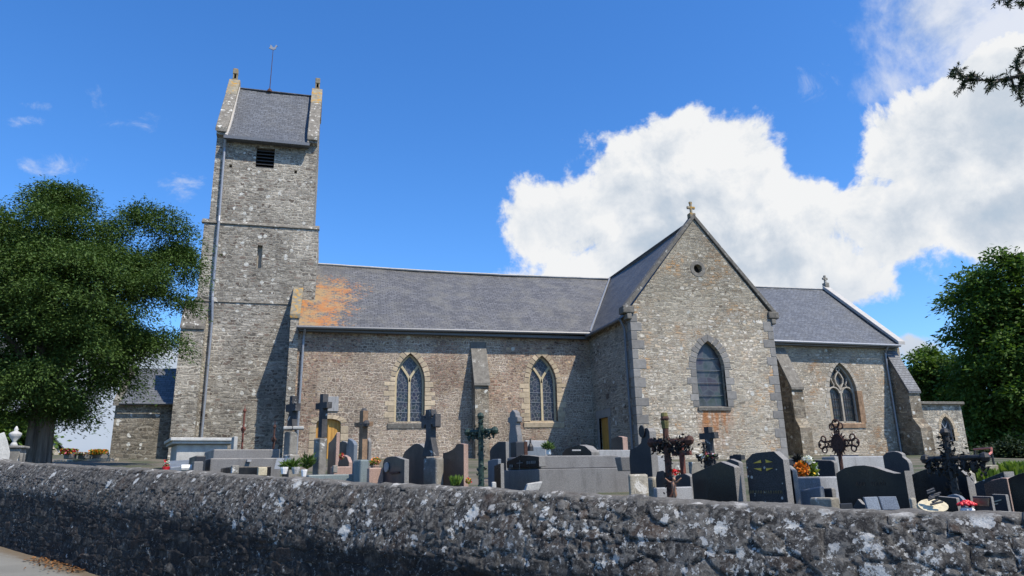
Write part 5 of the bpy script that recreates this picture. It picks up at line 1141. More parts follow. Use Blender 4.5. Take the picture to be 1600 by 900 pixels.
# leaf-hung iron cross with a figure
t, a, o, e, n, g, za, zt = leafy_cross(1048, 654, 690, 778, 1018, 1077, 6.7, 'rust', 'ivy_dead', 'dark iron cross hung with cast leaves carrying a small crucified figure', 620, leaf=.026, alpha=R(25), droop=.09, topbare=.2, cluster=.036, scroll=False)
mb = MB(); mb.lathe((a.x, a.y, za+.12), [(.03, 0), (.036, .05), (.028, .14), (.034, zt-za-.10), (.0, zt-za-.08)], 9); mb.build('mossy_top', 'moss', t)
c = atD(1053, 763, 6.5); mb = MB()
mb.tube([c+Vector((.0, 0, -.10)), c+Vector((.006, -.012, -.05)), c+Vector((0, 0, 0)), c+Vector((0, 0, .035)), c+Vector((0, 0, .055))], [.008, .012, .017, .021, .010], 8); mb.sphere(c+Vector((.004, -.008, .074)), .014, 0, 8, (1, 1, 1.25))
for s in (1, -1): mb.tube([c+Vector((0, 0, .045)), c-n*s*.045+Vector((0, 0, .055)), c-n*s*.085+Vector((0, 0, .085))], [.009, .007, .005], 6)
mb.build('crucifix_figure', 'flesh', t, smooth=True)
# red rusty cross behind
a = atD(1068, 742, 8.4); g = ground(a); mb = MB(); za = zat(1068, 708, 8.4); west_prism(mb, a, cross_pts(.05, .14, g-.1, zat(1068, 692, 8.4), za, .05), .04, R(15)); tag(mb.build('iron_cross', 'red_rust', None, bev=.01, loc=(a.x, a.y, g)), 'plain red brown iron cross behind the leaf hung cross', 'iron cross')
a = atD(1022, 736, 8.8); mb = MB(); z0 = a.z-.02; mb.lathe((a.x, a.y, z0), [(.022, 0), (.024, .06), (.018, .08), (.012, .10), (.0, .12)], 10); tag(mb.build('grave_lantern', 'red', None, loc=(a.x, a.y, z0)), 'small red grave candle beside the leaf hung iron cross', 'candle')
bunch('flowers', 1040, 1067, 733, 742, 9, ['petal_red'], 'low red flowers in a tray behind the leaf hung cross', 140, .018, gfrac=.2)
stone_box('gravestone', 1017, 1019, 1046, 712, 9.8, 'light_granite', 'plain pale granite headstone left of the red brown iron cross', 'gravestone')
slab('gravestone', [(1024, 748), (1026, 737), (1036, 735), (1042, 741)], 8.0, 1045, 'slate_granite', 'small dark stepped headstone below the red candle', thick=.08)
slab('gravestone', [(1052, 752), (1056, 743), (1070, 740), (1078, 744)], 7.7, 1080, 'slate_granite', 'small dark rounded headstone right of the leaf hung cross', thick=.08)
stone_box('kerb_tomb', 1020, 1026, 1082, 762, 7.2, 'light_granite', 'low pale granite slab at the foot of the leaf hung cross', 'tomb')
stone_box('kerb_tomb', 1068, 1078, 1132, 722, 12.2, 'old_stone', 'old mottled grey tomb under the plain dark cross', 'tomb')
stone_box('kerb_tomb', 1020, 1028, 1076, 722, 11.5, 'old_stone', 'old mottled grey tomb behind the leaf hung cross', 'tomb')
a = atD(1110, 709, 12); g = ground(a); mb = MB(); west_prism(mb, a, cross_pts(.10, .17, g-.1, zat(1110, 667, 12), zat(1110, 681, 12), .095, .11), .09, R(15)); tag(mb.build('stone_cross', 'dark_stone', None, bev=.012, loc=(a.x, a.y, g)), 'plain dark stone cross leaning before the transept gable', 'stone cross')
leafy_cross(1103, 693, 713, 732, 1090, 1118, 10.2, 'iron', 'ivy_dead', 'small black leafy iron cross with pale flowers', 170, leaf=.03, alpha=R(20), scroll=False, droop=.03, th=.018, cluster=.05)
bunch('flowers', 1092, 1118, 706, 716, 10.1, ['petal_white', 'petal_pink'], 'scattered pale flowers on the small black leafy cross', 30, .02, gfrac=.2)

# ---- right
o, q = slab('gravestone', [(1080, 741), (1126, 721), (1147, 729)], 6.2, 1157, 'black_granite', 'black headstone with a lopsided gable top nearest the leaf hung cross', sink=.2)
slab('gravestone', [(1129, 722), (1141, 717), (1154, 722)], 7.0, 1161, 'slate_granite', 'second dark headstone close behind the black gabled one', sink=.2)
a = atD(1152, 716, 8.5); mb = MB(); west_prism(mb, a, cross_pts(.06, .085, ground(a)-.1, zat(1151, 710, 8.5), zat(1151, 715, 8.5), .05), .06, R(15)); tag(mb.build('stone_cross', 'slate_granite', None, bev=.008, loc=(a.x, a.y, ground(a))), 'small slate coloured cross peeping over the black gabled stones', 'stone cross')
o, q = slab('gravestone', [(1165, 720), (1175, 709), (1186, 707), (1209, 705), (1223.5, 718)], 6.0, 1233, 'lichen_granite', 'dark lichen spotted headstone with clipped corners and four gilt wedges', sink=.2)
for tri in ([(1177, 724), (1189, 718.5), (1190, 723)], [(1196.5, 718), (1208, 721.8), (1197.5, 723.2)], [(1178, 731.8), (1190, 731.2), (1190.2, 736)], [(1197.5, 731.5), (1208.5, 731.2), (1198, 736)]):
    mb = MB(); mb.prism([on_face(q, x, y, .002) for x, y in tri], -q['e']*.004); mb.build('gilt_wedge', 'gold', o)
mb = MB(); rr = random.Random(5)
for x in np.arange(1170, 1224, 2.6): mb.tube([on_face(q, x+rr.uniform(-.4, .4), 771, .003), on_face(q, x+rr.uniform(-.6, .6), 766.5, .003)], .0025, 4)
mb.build('worn_lettering', plain('worn gilt', (.16, .13, .06), .6), o)
slab('gravestone', [(1226, 727), (1230, 728), (1238, 735)], 6.35, 1246, 'black_granite', 'black headstone with a sloping shoulder tucked behind the gilt marked stone', sink=.2)
t = bunch('flowers', 1243, 1263, 722, 745, 7.2, ['petal_orange', 'petal_orange', 'petal_salmon'], 'bunch of orange artificial flowers on the dark slab', 320, .022, gfrac=.12)
bunch('flowers', 1256, 1268, 712, 724, 7.2, ['petal_white'], 'white artificial flowers above the orange bunch', 120, .02, gfrac=.1)
bunch('flowers', 1260, 1277, 722, 745, 7.3, ['petal_white', 'petal_yellow'], 'green foliage with white blooms right of the orange bunch', 260, .024, gfrac=.75)
stone_box('kerb_tomb', 1235, 1281, 1309, 745, 6.6, 'light_granite', 'grey granite tomb block under the orange flowers', 'tomb')
slab('grave_plaque', [(1250, 766), (1281, 760)], 6.1, 1284, 'blue_granite', 'blue grey rectangular plaque with a carved branch on the grey tomb', 'grave plaque', thick=.05, sink=.05)
slab('grave_plaque', [(1282, 763), (1299, 762)], 6.15, 1302, 'slate_granite', 'plain dark plaque right of the carved branch plaque', 'grave plaque', thick=.05, sink=.05)
stone_box('stone_kerb', 1264, 1298, 1312, 778, 5.7, 'rough_stone', 'weathered cream kerb stone below the two plaques', 'stone')
slab('gravestone', [(1233, 727), (1250, 722), (1264, 718), (1298, 719), (1303, 722)], 8.0, 1307, 'lichen_granite', 'broad dark grey headstone behind the flowers', sink=.2)
stone_box('gravestone', 1226, 1232, 1247, 717, 9.5, 'slate_granite', 'small slate grey headstone at the foot of the buttress', 'gravestone')
dead_plant(1240, 1250, 711, 722, 9, 'small dark brown withered plant by the buttress foot', 'ivy_dead', 70, .05)
# ornate rusty cross with a nimbus
a = atD(1313, 716, 9.2); g = ground(a); al = R(8); e = Vector((math.cos(al), math.sin(al), 0)); n = Vector((-math.sin(al), math.cos(al), 0)); o3 = Vector((a.x, a.y, 0)); za = zat(1313, 693, 9.2); zt = zat(1313, 659, 9.2)
t = empty('iron_cross', (a.x, a.y, g), 'ornate openwork rusty iron cross with a spiked round nimbus', 'iron cross')
qn = abs(hit(1282, 693, e, a.dot(e)).dot(n)-a.dot(n)); mb = MB(); mb.tube([o3+Vector((0, 0, g-.1)), o3+Vector((0, 0, za))], .022, 6); mb.build('shaft', 'rust', t)
F = lambda u, z: o3-n*u+Vector((0, 0, z))
def loops(mb, dirv):   # an openwork arm: two rails, a chain of rings and a trefoil end
    L_ = qn if dirv[1] == 0 else zt-za
    G = lambda s, c: F(dirv[0]*s+dirv[1]*c, za+dirv[1]*s+dirv[0]*c)
    for c in (.032, -.032): mb.tube([G(.08, c), G(L_*.78, c)], .009, 5)
    for s in np.arange(.12, L_*.74, .055): mb.tube([G(s+.024*math.cos(v), .024*math.sin(v)) for v in np.linspace(0, 2*math.pi, 9)], .007, 5)
    for cs, cc, r_ in ((.92, 0, .05), (.80, .062, .036), (.80, -.062, .036)): mb.tube([G(L_*cs+r_*math.cos(v), cc+r_*math.sin(v)) for v in np.linspace(0, 2*math.pi, 11)], .009, 5)
    mb.sphere(G(L_+.01, 0), .02, 0, 6)
for dv in ((1, 0), (-1, 0), (0, 1)): mb = MB(); loops(mb, dv); mb.build('openwork_arm', 'rust', t)
mb = MB()
mb.tube([F(.085*math.cos(v), za+.10*math.sin(v)) for v in np.linspace(0, 2*math.pi, 15)], .018, 6)
mb.prism([F(r_*math.cos(v), za+r_*1.12*math.sin(v))-e*.01 for v, r_ in zip(np.linspace(0, 2*math.pi, 41)[:-1], [.075, .09]*20)], e*.02)
for v in np.linspace(0, 2*math.pi, 21)[:-1]: mb.tube([F(.09*math.cos(v), za+.105*math.sin(v)), F(.135*math.cos(v), za+.155*math.sin(v))], [.012, .003], 5)
mb.build('nimbus', 'rust', t)
stone_box('family_tomb', 1283, 1304, 1396, 713, 9.4, 'light_granite', 'long pale granite tomb below the ornate rusty cross', 'tomb')
stone_box('ledger_slab', 1296, 1298, 1342, 711, 9.7, 'slate_granite', 'thin dark slab lying on the long pale tomb', 'grave slab', h=.03)
slab('gravestone', [(1379, 712), (1385, 706.5), (1396, 705), (1404, 706.5), (1409, 709), (1410, 714), (1417, 719), (1420, 724)], 7.4, 1424, 'slate_granite', 'grey headstone with stepped right shoulder behind the wave topped stone', sink=.2)
o, q = slab('gravestone', [(1306, 740), (1312, 735.5), (1320, 731), (1335, 727.8), (1350, 727), (1365, 729.5), (1385, 736.5), (1397, 739.5), (1407, 739.5), (1413, 735.5)], 5.7, 1424, 'black_granite', 'large black headstone with a wave shaped top', sink=.2)
mb = MB(); rr = random.Random(8)
for x in list(np.arange(1338, 1352, 2.2))+list(np.arange(1362, 1384, 3)): mb.tube([on_face(q, x, 759+rr.uniform(-.5, .5), .002), on_face(q, x+rr.uniform(-1, 1), 753, .002)], .0018, 4)
mb.build('engraving', 'dark_brown_granite', o)
o, q = slab('gravestone', [(1421, 743), (1432, 738), (1445, 733), (1458, 730), (1475, 729), (1490, 730), (1502, 736), (1510, 744)], 6.2, 1521, 'black_granite', 'second black headstone with a rounded hump behind the leafy black cross', sink=.2)
leafy_cross(1494, 675, 716, 776, 1446, 1539, 5.5, 'iron', 'ivy_dead', 'broad black iron cross covered in cast ivy at the right end', 620, leaf=.021, alpha=R(12), droop=.07, cluster=.034, th=.022, scroll=False)
stone_box('stone_kerb', 1419, 1424, 1432, 778, 5.3, 'rough_stone', 'small mossy stone at the foot of the wave topped headstone', 'stone')
slab('grave_plaque', [(1332, 794), (1340, 779.5), (1347, 787), (1352, 789)], 5.1, 1354, 'slate_granite', 'small dark plaque with a curved point before the wave topped stone', 'grave plaque', thick=.03, bev=.004, sink=.02)
book('open_book', 1357, 1400, 780, 797, 5.0, 'blue_granite', 'open stone book plaque before the wave topped headstone', .35, 'grave plaque')
stone_box('grave_plaque', 1311, 1313, 1332, 787, 5.2, 'slate_granite', 'low grey plaque at the left foot of the wave topped stone', 'grave plaque')
slab('grave_plaque', [(1451, 774), (1494, 778)], 4.95, 1497, 'black_granite', 'black rectangular plaque with a small rose sprig behind the oval dish', 'grave plaque', thick=.03, bev=.004, sink=.02, alpha=R(12))
slab('grave_plaque', [(1474, 782), (1481, 774), (1490, 772), (1499, 775), (1507, 783)], 5.1, 1510, 'blue_granite', 'pale blue arched plaque behind the red rose', 'grave plaque', thick=.03, bev=.004, sink=.02, alpha=R(12))
a = atD(1464, 800, 4.75); rt = Vector((RT.x, RT.y, 0)).normalized(); fw = Vector((FW.x, FW.y, 0)).normalized(); mb = MB()
mb.prism([a+rt*.085*math.cos(v)+(Vector((0, 0, 1))*.8+fw*.6)*(.042+.045*math.sin(v)) for v in np.linspace(0, 2*math.pi, 21)[:-1]], fw*.02-Vector((0, 0, .01))); o = tag(mb.build('oval_plaque', 'cream', None, bev=.006, loc=(a.x, a.y, a.z)), 'cream oval stone plaque with a small cast sprig', 'grave plaque')
mb = MB()
for i in range(7): mb.tube([a+Vector((0, 0, .04+.012*i))+rt*(-.03+.012*math.sin(i*2)), a+Vector((0, 0, .055+.012*i))+rt*(.015+.02*math.cos(i*1.7))-fw*.012], .006, 5)
mb.build('sprig', 'dark_stone', o)
a = atD(1510, 787, 4.85); k = 4.85/FPX; mb = MB()
for i in range(5):
    for j in range(5+i):
        v = 2*math.pi*j/(5+i)+i; r_ = .010+.0075*i; mb.sphere(a+Vector((r_*math.cos(v), r_*math.sin(v), .012-.004*i)), .013, 0, 6, (1, 1, .7))
o = tag(mb.build('ceramic_rose', 'red', None, smooth=True, loc=(a.x, a.y, a.z-.03)), 'red ceramic rose beside the picture plaque', 'grave ornament'); mb = MB(); mb.lathe((a.x, a.y, a.z-.045), [(.035, 0), (.038, .012), (.03, .024)], 10); mb.build('saucer', 'white', o)
o, q = slab('picture_plaque', [(1519, 775), (1548, 776)], 4.85, 1551, 'slate_granite', 'small framed picture plaque in brown tones at the right', 'grave plaque', thick=.025, bev=.003, sink=.02, alpha=R(15))
def photo_mat():
    m, t_, b = material('sepia print'); n_ = t_.noise(pos(t_), 22, 3, .6); t_.l.new(t_.ramp(n_.outputs[0], [(0, (.03, .025, .02)), (.45, (.10, .065, .04)), (.62, (.24, .16, .09)), (.8, (.10, .08, .06))], 'LINEAR'), b.inputs['Base Color']); b.inputs['Roughness'].default_value = .3; return m
M['print'] = photo_mat(); mb = MB(); mb.prism([on_face(q, x, y, .002) for x, y in ((1521, 778), (1546, 778.5), (1546, 791), (1521, 790))], -q['e']*.003); mb.build('picture', 'print', o)
o, q = slab('grave_plaque', [(1549, 772), (1571, 773)], 5.0, 1573, 'slate_granite', 'dark plaque with two cream stripes right of the picture plaque', 'grave plaque', thick=.03, bev=.003, sink=.02, alpha=R(15))
mb = MB()
for (x0, y0, x1, y1) in ((1550, 784, 1565, 780), (1550, 788, 1560, 786)): mb.prism([on_face(q, x, y, .002) for x, y in ((x0, y0), (x1, y1), (x1, y1+1.8), (x0, y0+1.8))], -q['e']*.003)
mb.build('cream_stripe', 'cream', o)
slab('gravestone', [(1520, 757), (1545, 746), (1568, 737)], 7.2, 1584, 'lichen_granite', 'grey mottled headstone with a slanting top at the right end', sink=.2)
slab('gravestone', [(1537, 756), (1550, 750), (1565, 746.5), (1573, 747)], 6.2, 1580, 'dark_brown_granite', 'low brown mottled headstone before the slanting grey one', sink=.2, thick=.12)
slab('gravestone', [(1574, 748), (1590, 741), (1604, 737), (1625, 735), (1640, 738)], 5.6, 1655, 'black_granite', 'black headstone cut off by the right border of the view', sink=.2)
stone_box('kerb_tomb', 1524, 1526, 1560, 727, 10.5, 'rough_stone', 'pale old chest tomb behind the leafy black cross', 'tomb')
slab('gravestone', [(1504, 740), (1507, 735), (1514, 738)], 7.5, 1518, 'rough_stone', 'weathered pale stone slab right of the leafy black cross', sink=.2, thick=.10)
# a red and white handrail by the sacristy
t = empty('handrail', tuple(atD(1549, 716, 17).xy)+(ground(atD(1549, 716, 17)),), 'thin faded red handrail against the dark trees right of the sacristy', 'handrail'); p0, p1, p2, p3 = atD(1522, 702, 17.5), atD(1549, 700, 17), atD(1549, 707, 17), atD(1538, 716, 16.6)
mb = MB(); mb.tube([p0, p1, p2, p3], .022, 6); mb.build('rail', 'red_white', t); mb = MB(); mb.tube([(p1.x, p1.y, ground(p1)-.1), p2], .022, 6); mb.tube([(p0.x, p0.y, ground(p0)-.1), p0], .02, 6); mb.build('post', 'iron', t)

# ---- left background beyond the yew
a = atD(20, 717, 17); g = ground(a); t = empty('urn_monument', (a.x, a.y, g), 'grey pedestal carrying a white stone urn left of the yew trunk', 'monument'); k = 17/FPX; zt = zat(20, 697, 17)
mb = MB(); mb.box(a.x-.16, a.x+.16, a.y-.16, a.y+.16, g-.1, zt-.05); mb.box(a.x-.20, a.x+.20, a.y-.2, a.y+.2, zt-.047, zt); mb.build('pedestal', 'old_stone', t, bev=.015)
mb = MB(); mb.lathe((a.x-.02, a.y, zt), [(.08, 0), (.05, .05), (.03, .09), (.09, .17), (.11, .22), (.10, .25), (.03, .29), (.04, .32), (.01, .38)], 14); mb.build('urn', 'pale_stone', t, smooth=True)
o, q = slab('scrolled_monument', [(-14, 690), (-6, 680), (3, 676), (8, 690), (12, 708)], 16, 16, 'pale_stone', 'pale scrolled stone monument at the left border', 'monument', alpha=R(-60))
stone_box('gravestone', 31, 33, 38, 709, 17, 'old_stone', 'small pale gravestone just left of the yew trunk', 'gravestone')
# village house far behind
hx = atD(80, 715, 60); t = empty('stone_house', (hx.x, hx.y, 2.2), 'distant stone house with a steep slate roof right of the yew trunk', 'house')
vw = Vector((hx.x, hx.y, 0)).normalized(); rt = Vector((vw.y, -vw.x, 0)); k = 60/FPX
W = lambda x, y, dd=0: atD(x, y, 60)+vw*dd
zg = W(80, 722).z-.4; gp = [W(30, 722), W(92, 722), W(92, 699), W(62, 662), W(30, 699)]
mb = MB(); mb.prism([Vector((p.x, p.y, max(p.z, zg))) for p in gp], vw*7); mb.build('wall', 'lowwall', t)
for xe, ye in ((106, 707), (22, 705)):
    mb = MB(); mb.prism([W(62, 655, -.25), W(xe, ye, -.25), W(xe, ye+3, -.25), W(62, 659, -.25)], vw*7.5); mb.build('roof', 'slate', t)
# low wall with planters
pA, pB = atD(84, 719, 31), atD(172, 722, 29); d_ = (pB-pA); d_.z = 0; L = d_.length; d_.normalize(); nn = Vector((-d_.y, d_.x, 0)); zt = pA.z
mb = MB(); mb.obox((pA.x, pA.y), d_, nn, 0, L, 0, .35, 1.5, zt); tag(mb.build('low_wall', 'lowwall', None, loc=(pA.x, pA.y, 1.9)), 'low pale rubble wall with flower troughs between yew and chapel', 'wall')
def planter(x0, x1, ytop, kinds, label, d=30, tall=1.0):
    pa, pb = atD(x0, 716, d), atD(x1, 716, d); c = (pa+pb)/2; Lh = (pb-pa).length/2; zb = zt+.01
    t = empty('planter', (c.x, c.y, zb), label, 'planter', 'flower troughs on the low wall'); mb = MB(); mb.obox((c.x, c.y), d_, nn, -Lh*.9, Lh*.9, -.02, .26, zb, zb+.22); mb.build('trough', 'grey_granite', t, bev=.02)
    n_ = 420; zr = (717-ytop)*d/FPX; C = np.stack([RNG.uniform(-Lh, Lh, n_), RNG.uniform(-.2, .3, n_), .16+np.abs(RNG.normal(0, .5, n_))*zr*.8], 1); C = np.array([tuple(Vector((c.x, c.y, zb))+d_*float(q[0])+nn*float(q[1])+Vector((0, 0, min(float(q[2]), zr)))) for q in C])
    A = unit(RNG.normal(0, 1, C.shape))*.055; B = unit(np.cross(A, RNG.normal(0, 1, C.shape)))*.035
    leaf_mesh('flowers', C, A, B, ['shrub']+kinds, parent=t, midx=np.where(RNG.uniform(0, 1, n_) < .45, 0, RNG.integers(1, 1+len(kinds), n_))); return t
planter(96, 113, 705, ['petal_red', 'petal_yellow', 'petal_pink'], 'stone trough of red and yellow flowers nearest the distant house')
planter(118, 137, 710, ['petal_pink', 'petal_salmon', 'petal_white'], 'stone trough of pale pink flowers between the other two')
planter(139, 164, 706, ['petal_orange', 'petal_orange', 'petal_yellow'], 'stone trough of orange flowers next to the chapel')

# ================================================================== trees
def tree(name, label, base, blobs, leafm, npad, per, leaf, d, trunk_r, shell=.45, padr=(.5, .9), flat=.5, limbs=16, cat='tree', fork=.45, aspect=.34, droop=.25, trunk_top=None):
    """crown of many flattened leafy pads, lit above and shaded below, with gaps between them"""
    g = float(gz(base.x, base.y)); t = empty(name, (base.x, base.y, g), label, cat)
    vols = np.array([b[2]*b[3] for b in blobs], float)**.75; vols /= vols.sum(); cl = []; C = []; A = []; B = []
    for i in RNG.choice(len(blobs), npad, p=vols):
        x, y, rx, ry, dd = blobs[i]; D = d+dd; c = np.array(atD(x, y, D)); k = D/FPX; v = unit(RNG.normal(0, 1, 3)); rad = RNG.uniform(shell, 1)**.6
        p = c+v*rad*np.array([rx*k, (rx+ry)*.5*k, ry*k]); cl.append(p)
        r_ = RNG.uniform(*padr); n = int(per*(r_/padr[1])**2*RNG.uniform(.6, 1.1))
        u = unit(RNG.normal(0, 1, (n, 3))); rr = RNG.uniform(.05, 1, (n, 1))**.42
        # ragged rim: the pad reaches out in fingers
        an = np.arctan2(u[:, 1], u[:, 0])[:, None]; ph = RNG.uniform(0, 6.28); fing = 1+.28*np.sin(an*5+ph)+.22*np.sin(an*11+ph*2)+.15*np.sin(u[:, 2:3]*9+ph)
        off = u*rr*r_*fing*np.array([1, 1, flat]); off[:, 2:3] -= droop*r_*(np.hypot(off[:, 0:1], off[:, 1:2])/r_)**2
        tilt = np.array([v[0]*.5, v[1]*.5, 0]); off[:, 2] += off[:, 0]*tilt[0]*-.25+off[:, 1]*tilt[1]*-.25
        out = unit(off*np.array([1, 1, .4])+RNG.normal(0, .35*r_, (n, 3))+np.array([0, 0, -.12*r_])); ll = leaf*RNG.uniform(.55, 1.3, (n, 1))
        bb = unit(np.cross(out, np.array([0, 0, 1.])+RNG.normal(0, .55, (n, 3))))
        C.append(p+off); A.append(out*ll); B.append(bb*ll*aspect)
    cl = np.array(cl); C, A, B = map(np.concatenate, (C, A, B)); leaf_mesh('crown', C, A, B, leafm, parent=t)
    ctr = cl.mean(0); mb = MB(); H = ctr[2]-g; top = Vector((base.x+(ctr[0]-base.x)*fork*.5, base.y+(ctr[1]-base.y)*fork*.5, g+H*fork))
    b0 = Vector((base.x, base.y, g-.2)); n = 20; prof = []
    rings = [(0, 1.30), (.12, 1.10), (.35, 1.0), (.7, .95), (1, .92)]; vs = []
    for f, rf in rings:
        c = b0.lerp(top, f)
        for j in range(n):
            an = 2*math.pi*j/n; r_ = trunk_r*rf*(1+.13*math.sin(an*5+f)+.07*math.sin(an*9)); vs.append((c.x+r_*math.cos(an), c.y+r_*math.sin(an), c.z))
    mb.add(vs, [(i*n+j, i*n+(j+1) % n, (i+1)*n+(j+1) % n, (i+1)*n+j) for i in range(4) for j in range(n)]+[tuple(range(4*n, 5*n))])
    for i in RNG.choice(len(cl), min(limbs, len(cl)), replace=False):
        e_ = Vector(cl[i]); s_ = top+Vector((random.uniform(-.3, .3)*trunk_r, random.uniform(-.3, .3)*trunk_r, -.3)); m1 = s_.lerp(e_, .35)+Vector((0, 0, .25*(e_-s_).length*.4)); m2 = s_.lerp(e_, .7)+Vector((0, 0, .1))
        r_ = trunk_r*random.uniform(.25, .42); mb.tube([s_, m1, m2, e_], [r_, r_*.62, r_*.36, r_*.1], 7, cap=False)
    mb.build('trunk', 'bark', t, smooth=True); return t
yb = atD(57, 718, 23); yb = Vector((yb.x, yb.y, 0))
YEW = [(80, 312, 48, 20, 0), (130, 318, 40, 22, 0), (40, 350, 60, 32, -.5), (150, 350, 58, 34, 0), (95, 375, 80, 45, -1), (252, 350, 40, 20, .3), (238, 382, 46, 26, .5), (290, 392, 24, 22, .3), (304, 436, 17, 11, 0), (262, 446, 46, 36, 0), (258, 496, 34, 24, 0), (190, 430, 68, 50, -1), (95, 455, 95, 65, -1.5), (190, 500, 58, 38, -.5),
       (60, 555, 95, 58, -1), (132, 568, 56, 42, -.5), (226, 538, 38, 22, .3), (264, 568, 12, 7, .3), (5, 480, 85, 115, 0), (75, 625, 80, 20, 0), (112, 626, 32, 16, 0), (-50, 530, 80, 90, 0), (50, 430, 95, 75, 2.5), (160, 460, 80, 70, 2.5), (95, 550, 85, 60, 2), (20, 632, 60, 18, 0), (100, 420, 85, 80, 0)]
tree('yew_tree', 'huge dark yew tree with a thick fluted trunk left of the tower', yb, YEW, 'yew', 310, 2900, .043, 23, .29, shell=.55, padr=(.45, .95), flat=.46, limbs=30, aspect=.40, droop=.38)
rb = atD(1600, 716, 60); rb = Vector((rb.x, rb.y, 0))
OAK = [(1572, 436, 58, 36, 0), (1520, 470, 30, 40, 0), (1560, 680, 70, 40, 2), (1545, 478, 44, 42, 0), (1610, 490, 85, 65, 0), (1530, 540, 38, 45, 0), (1590, 590, 85, 70, 0), (1550, 620, 50, 50, 0), (1680, 520, 90, 110, 2), (1600, 680, 80, 40, 0), (1620, 560, 90, 100, 4)]
tree('broadleaf_tree', 'tall dense broadleaf tree towering right of the sacristy', rb, OAK, 'broad', 300, 700, .16, 60, .5, shell=.25, padr=(.9, 1.8), flat=.6, limbs=18, aspect=.5, droop=.15)
lb = atD(1470, 716, 68); lb = Vector((lb.x, lb.y, 0))
tree('broadleaf_tree', 'lower rounded broadleaf tree between sacristy and the tall one', lb, [(1472, 580, 42, 32, 0), (1452, 620, 30, 45, 0), (1500, 620, 50, 55, 0), (1510, 690, 60, 40, 0), (1470, 690, 50, 40, 1)], 'broad', 130, 620, .17, 68, .35, shell=.25, padr=(.9, 1.7), flat=.6, limbs=8, aspect=.5, droop=.15)
bb = atD(1590, 716, 66); bb = Vector((bb.x, bb.y, 0))
tree('hedge_tree', 'dark bushy undergrowth tree below the tall tree at the right', bb, [(1550, 690, 34, 34, 0), (1590, 690, 45, 40, 0), (1640, 690, 50, 50, 0), (1570, 655, 45, 30, 3)], 'yew_and_shade', 120, 620, .16, 66, .2, shell=.2, padr=(.8, 1.5), flat=.6, limbs=6, aspect=.5, droop=.15)  # dark needle colour stands in for the shade under the tall canopy
bb = atD(1585, 722, 36); bb = Vector((bb.x, bb.y, 0))
tree('dark_shrub', 'low dark evergreen shrub behind the last graves at the right', bb, [(1560, 716, 28, 16, 0), (1600, 712, 34, 20, 0), (1645, 712, 40, 24, 0)], 'yew_and_shade', 40, 520, .09, 36, .06, shell=.2, padr=(.4, .8), flat=.6, limbs=6, aspect=.5, droop=.15, cat='shrub')
sb = atD(15, 716, 44); sb = Vector((sb.x, sb.y, 0))
tree('broadleaf_tree', 'mid green leafy tree in the distance behind the white urn', sb, [(10, 672, 30, 20, 0), (-30, 660, 40, 36, 0), (35, 688, 26, 18, 1)], 'broad', 45, 500, .14, 44, .2, shell=.2, padr=(.7, 1.2), flat=.6, limbs=6, aspect=.5, droop=.15)
grass_tuft(1521, 1553, 733, 752, 8.3, 'bright green leafy plant behind the slanting grey headstone', 'shrub', 260, 'leafy_plant', 'plant', .03)
grass_tuft(1568, 1604, 724, 748, 11, 'yellow green shrub at the right end of the graveyard', 'shrub', 320, 'leafy_plant', 'plant', .04)
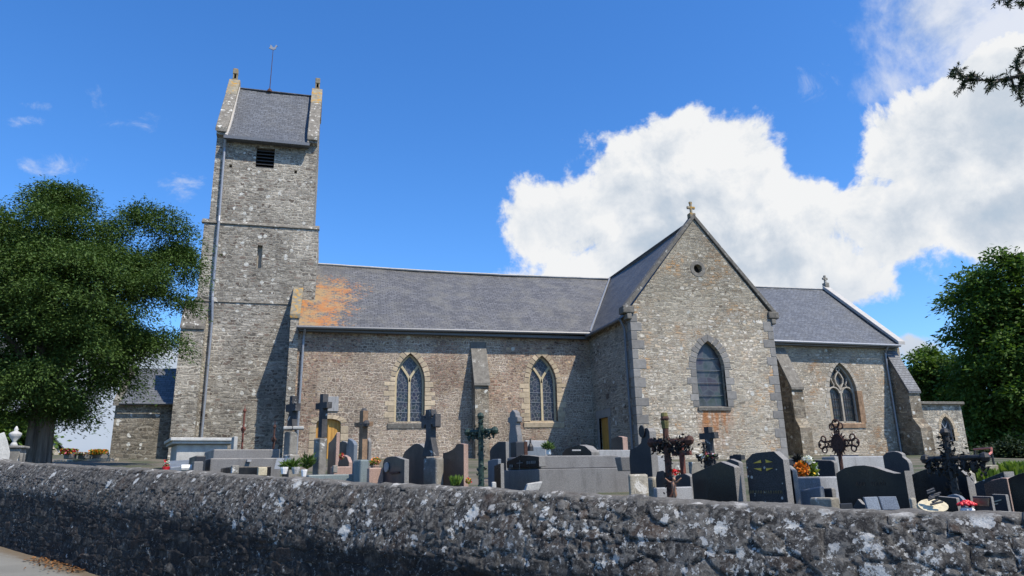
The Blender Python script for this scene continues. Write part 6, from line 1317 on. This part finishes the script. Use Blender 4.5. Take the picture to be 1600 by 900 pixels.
# the yew whose branch hangs into the picture at the upper right
def branch_tree():
    base = Vector((9.6, 2.2, 0)); g = float(gz(base.x, base.y)); t = empty('yew_tree', (base.x, base.y, g), 'yew tree standing out of view whose dark twig hangs in at the upper right', 'tree')
    fork = Vector((9.5, 2.3, g+4.2)); mb = MB(); mb.tube([(base.x, base.y, g-.2), (base.x, base.y, g+1), fork], [.34, .28, .2], 12)
    D = 6.0; line = [(1700, 62), (1640, 98), (1610, 114), (1592, 119), (1570, 124), (1545, 126), (1522, 124), (1505, 121), (1492, 114)]
    main = [atD(x, y, D+.0*i) for i, (x, y) in enumerate(line)]; mb.tube([fork, (fork+main[0])/2+Vector((0, 0, .3))]+main, [.07, .035]+[.017-.0017*i for i in range(9)], 7)
    subs = [[(1597, 118), (1588, 104), (1590, 92), (1598, 80), (1606, 70)], [(1604, 116), (1594, 130), (1592, 145), (1597, 160)], [(1620, 110), (1604, 132), (1603, 150)], [(1580, 122), (1583, 134), (1588, 144)], [(1640, 98), (1612, 100), (1598, 98)], [(1640, 98), (1628, 130), (1618, 160)], [(1560, 125), (1551, 134), (1543, 138)], [(1512, 122), (1505, 131), (1503, 137)], [(1505, 121), (1494, 108), (1487, 109)], [(1530, 125), (1522, 116), (1518, 118)]]
    top = [[(1690, -40), (1640, -18), (1600, -2), (1572, -2), (1558, 2)], [(1612, -6), (1600, 4), (1594, 8)], [(1580, -2), (1574, 5), (1570, 7)]]
    C, A, B = [], [], []
    def needles(pts, dens, r_):
        P = [Vector(p) for p in pts]
        for a, b in zip(P[:-1], P[1:]):
            L_ = (b-a).length; n = max(2, int(L_*dens)); dv = np.array((b-a).normalized())
            u = RNG.uniform(0, 1, (n, 1)); p = np.array(a)+np.array(b-a)*u; ax = unit(dv*.55+RNG.normal(0, .6, (n, 3))); ll = r_*RNG.uniform(.6, 1.2, (n, 1))
            C.append(p+ax*ll); A.append(ax*ll); B.append(unit(np.cross(ax, RNG.normal(0, 1, (n, 3))))*ll*.22)
    for s in subs+top:
        pp = [atD(x, y, D+random.uniform(-.15, .15)) for x, y in s]; mb.tube(pp, [.010-.0015*i for i in range(len(pp))], 5); needles(pp, 340, .018)
        for a in pp[1:]:
            for _ in range(3):
                q = a+Vector((random.gauss(0, .03), random.gauss(0, .03), random.gauss(-.012, .022))); needles([a, q], 360, .016)
    needles(main[2:], 460, .020)
    for p in main[2:]:
        for _ in range(6): q = p+Vector((random.gauss(0, .035), random.gauss(0, .035), random.gauss(-.014, .024))); needles([p, q], 420, .018)
    mb.tube([fork, (fork+atD(1690, -40, D))/2+Vector((0, 0, .5)), atD(1690, -40, D)], [.08, .05, .02], 6)
    for _ in range(26):    # the rest of the crown, outside the view
        e_ = fork+Vector((random.uniform(.2, 3.0), random.uniform(-3.4, .4), random.uniform(-.4, 3.0))); mb.tube([fork, fork.lerp(e_, .5)+Vector((0, 0, .2)), e_], [.06, .03, .008], 5)
        for _ in range(6): needles([e_+Vector((random.gauss(0, .15), random.gauss(0, .15), random.gauss(0, .1))), e_+Vector((random.gauss(0, .4), random.gauss(0, .4), random.gauss(-.1, .2)))], 110, .04)
    mb.build('trunk', 'bark', t, smooth=True); leaf_mesh('crown', np.concatenate(C), np.concatenate(A), np.concatenate(B), 'yew_and_shade', parent=t)
branch_tree()
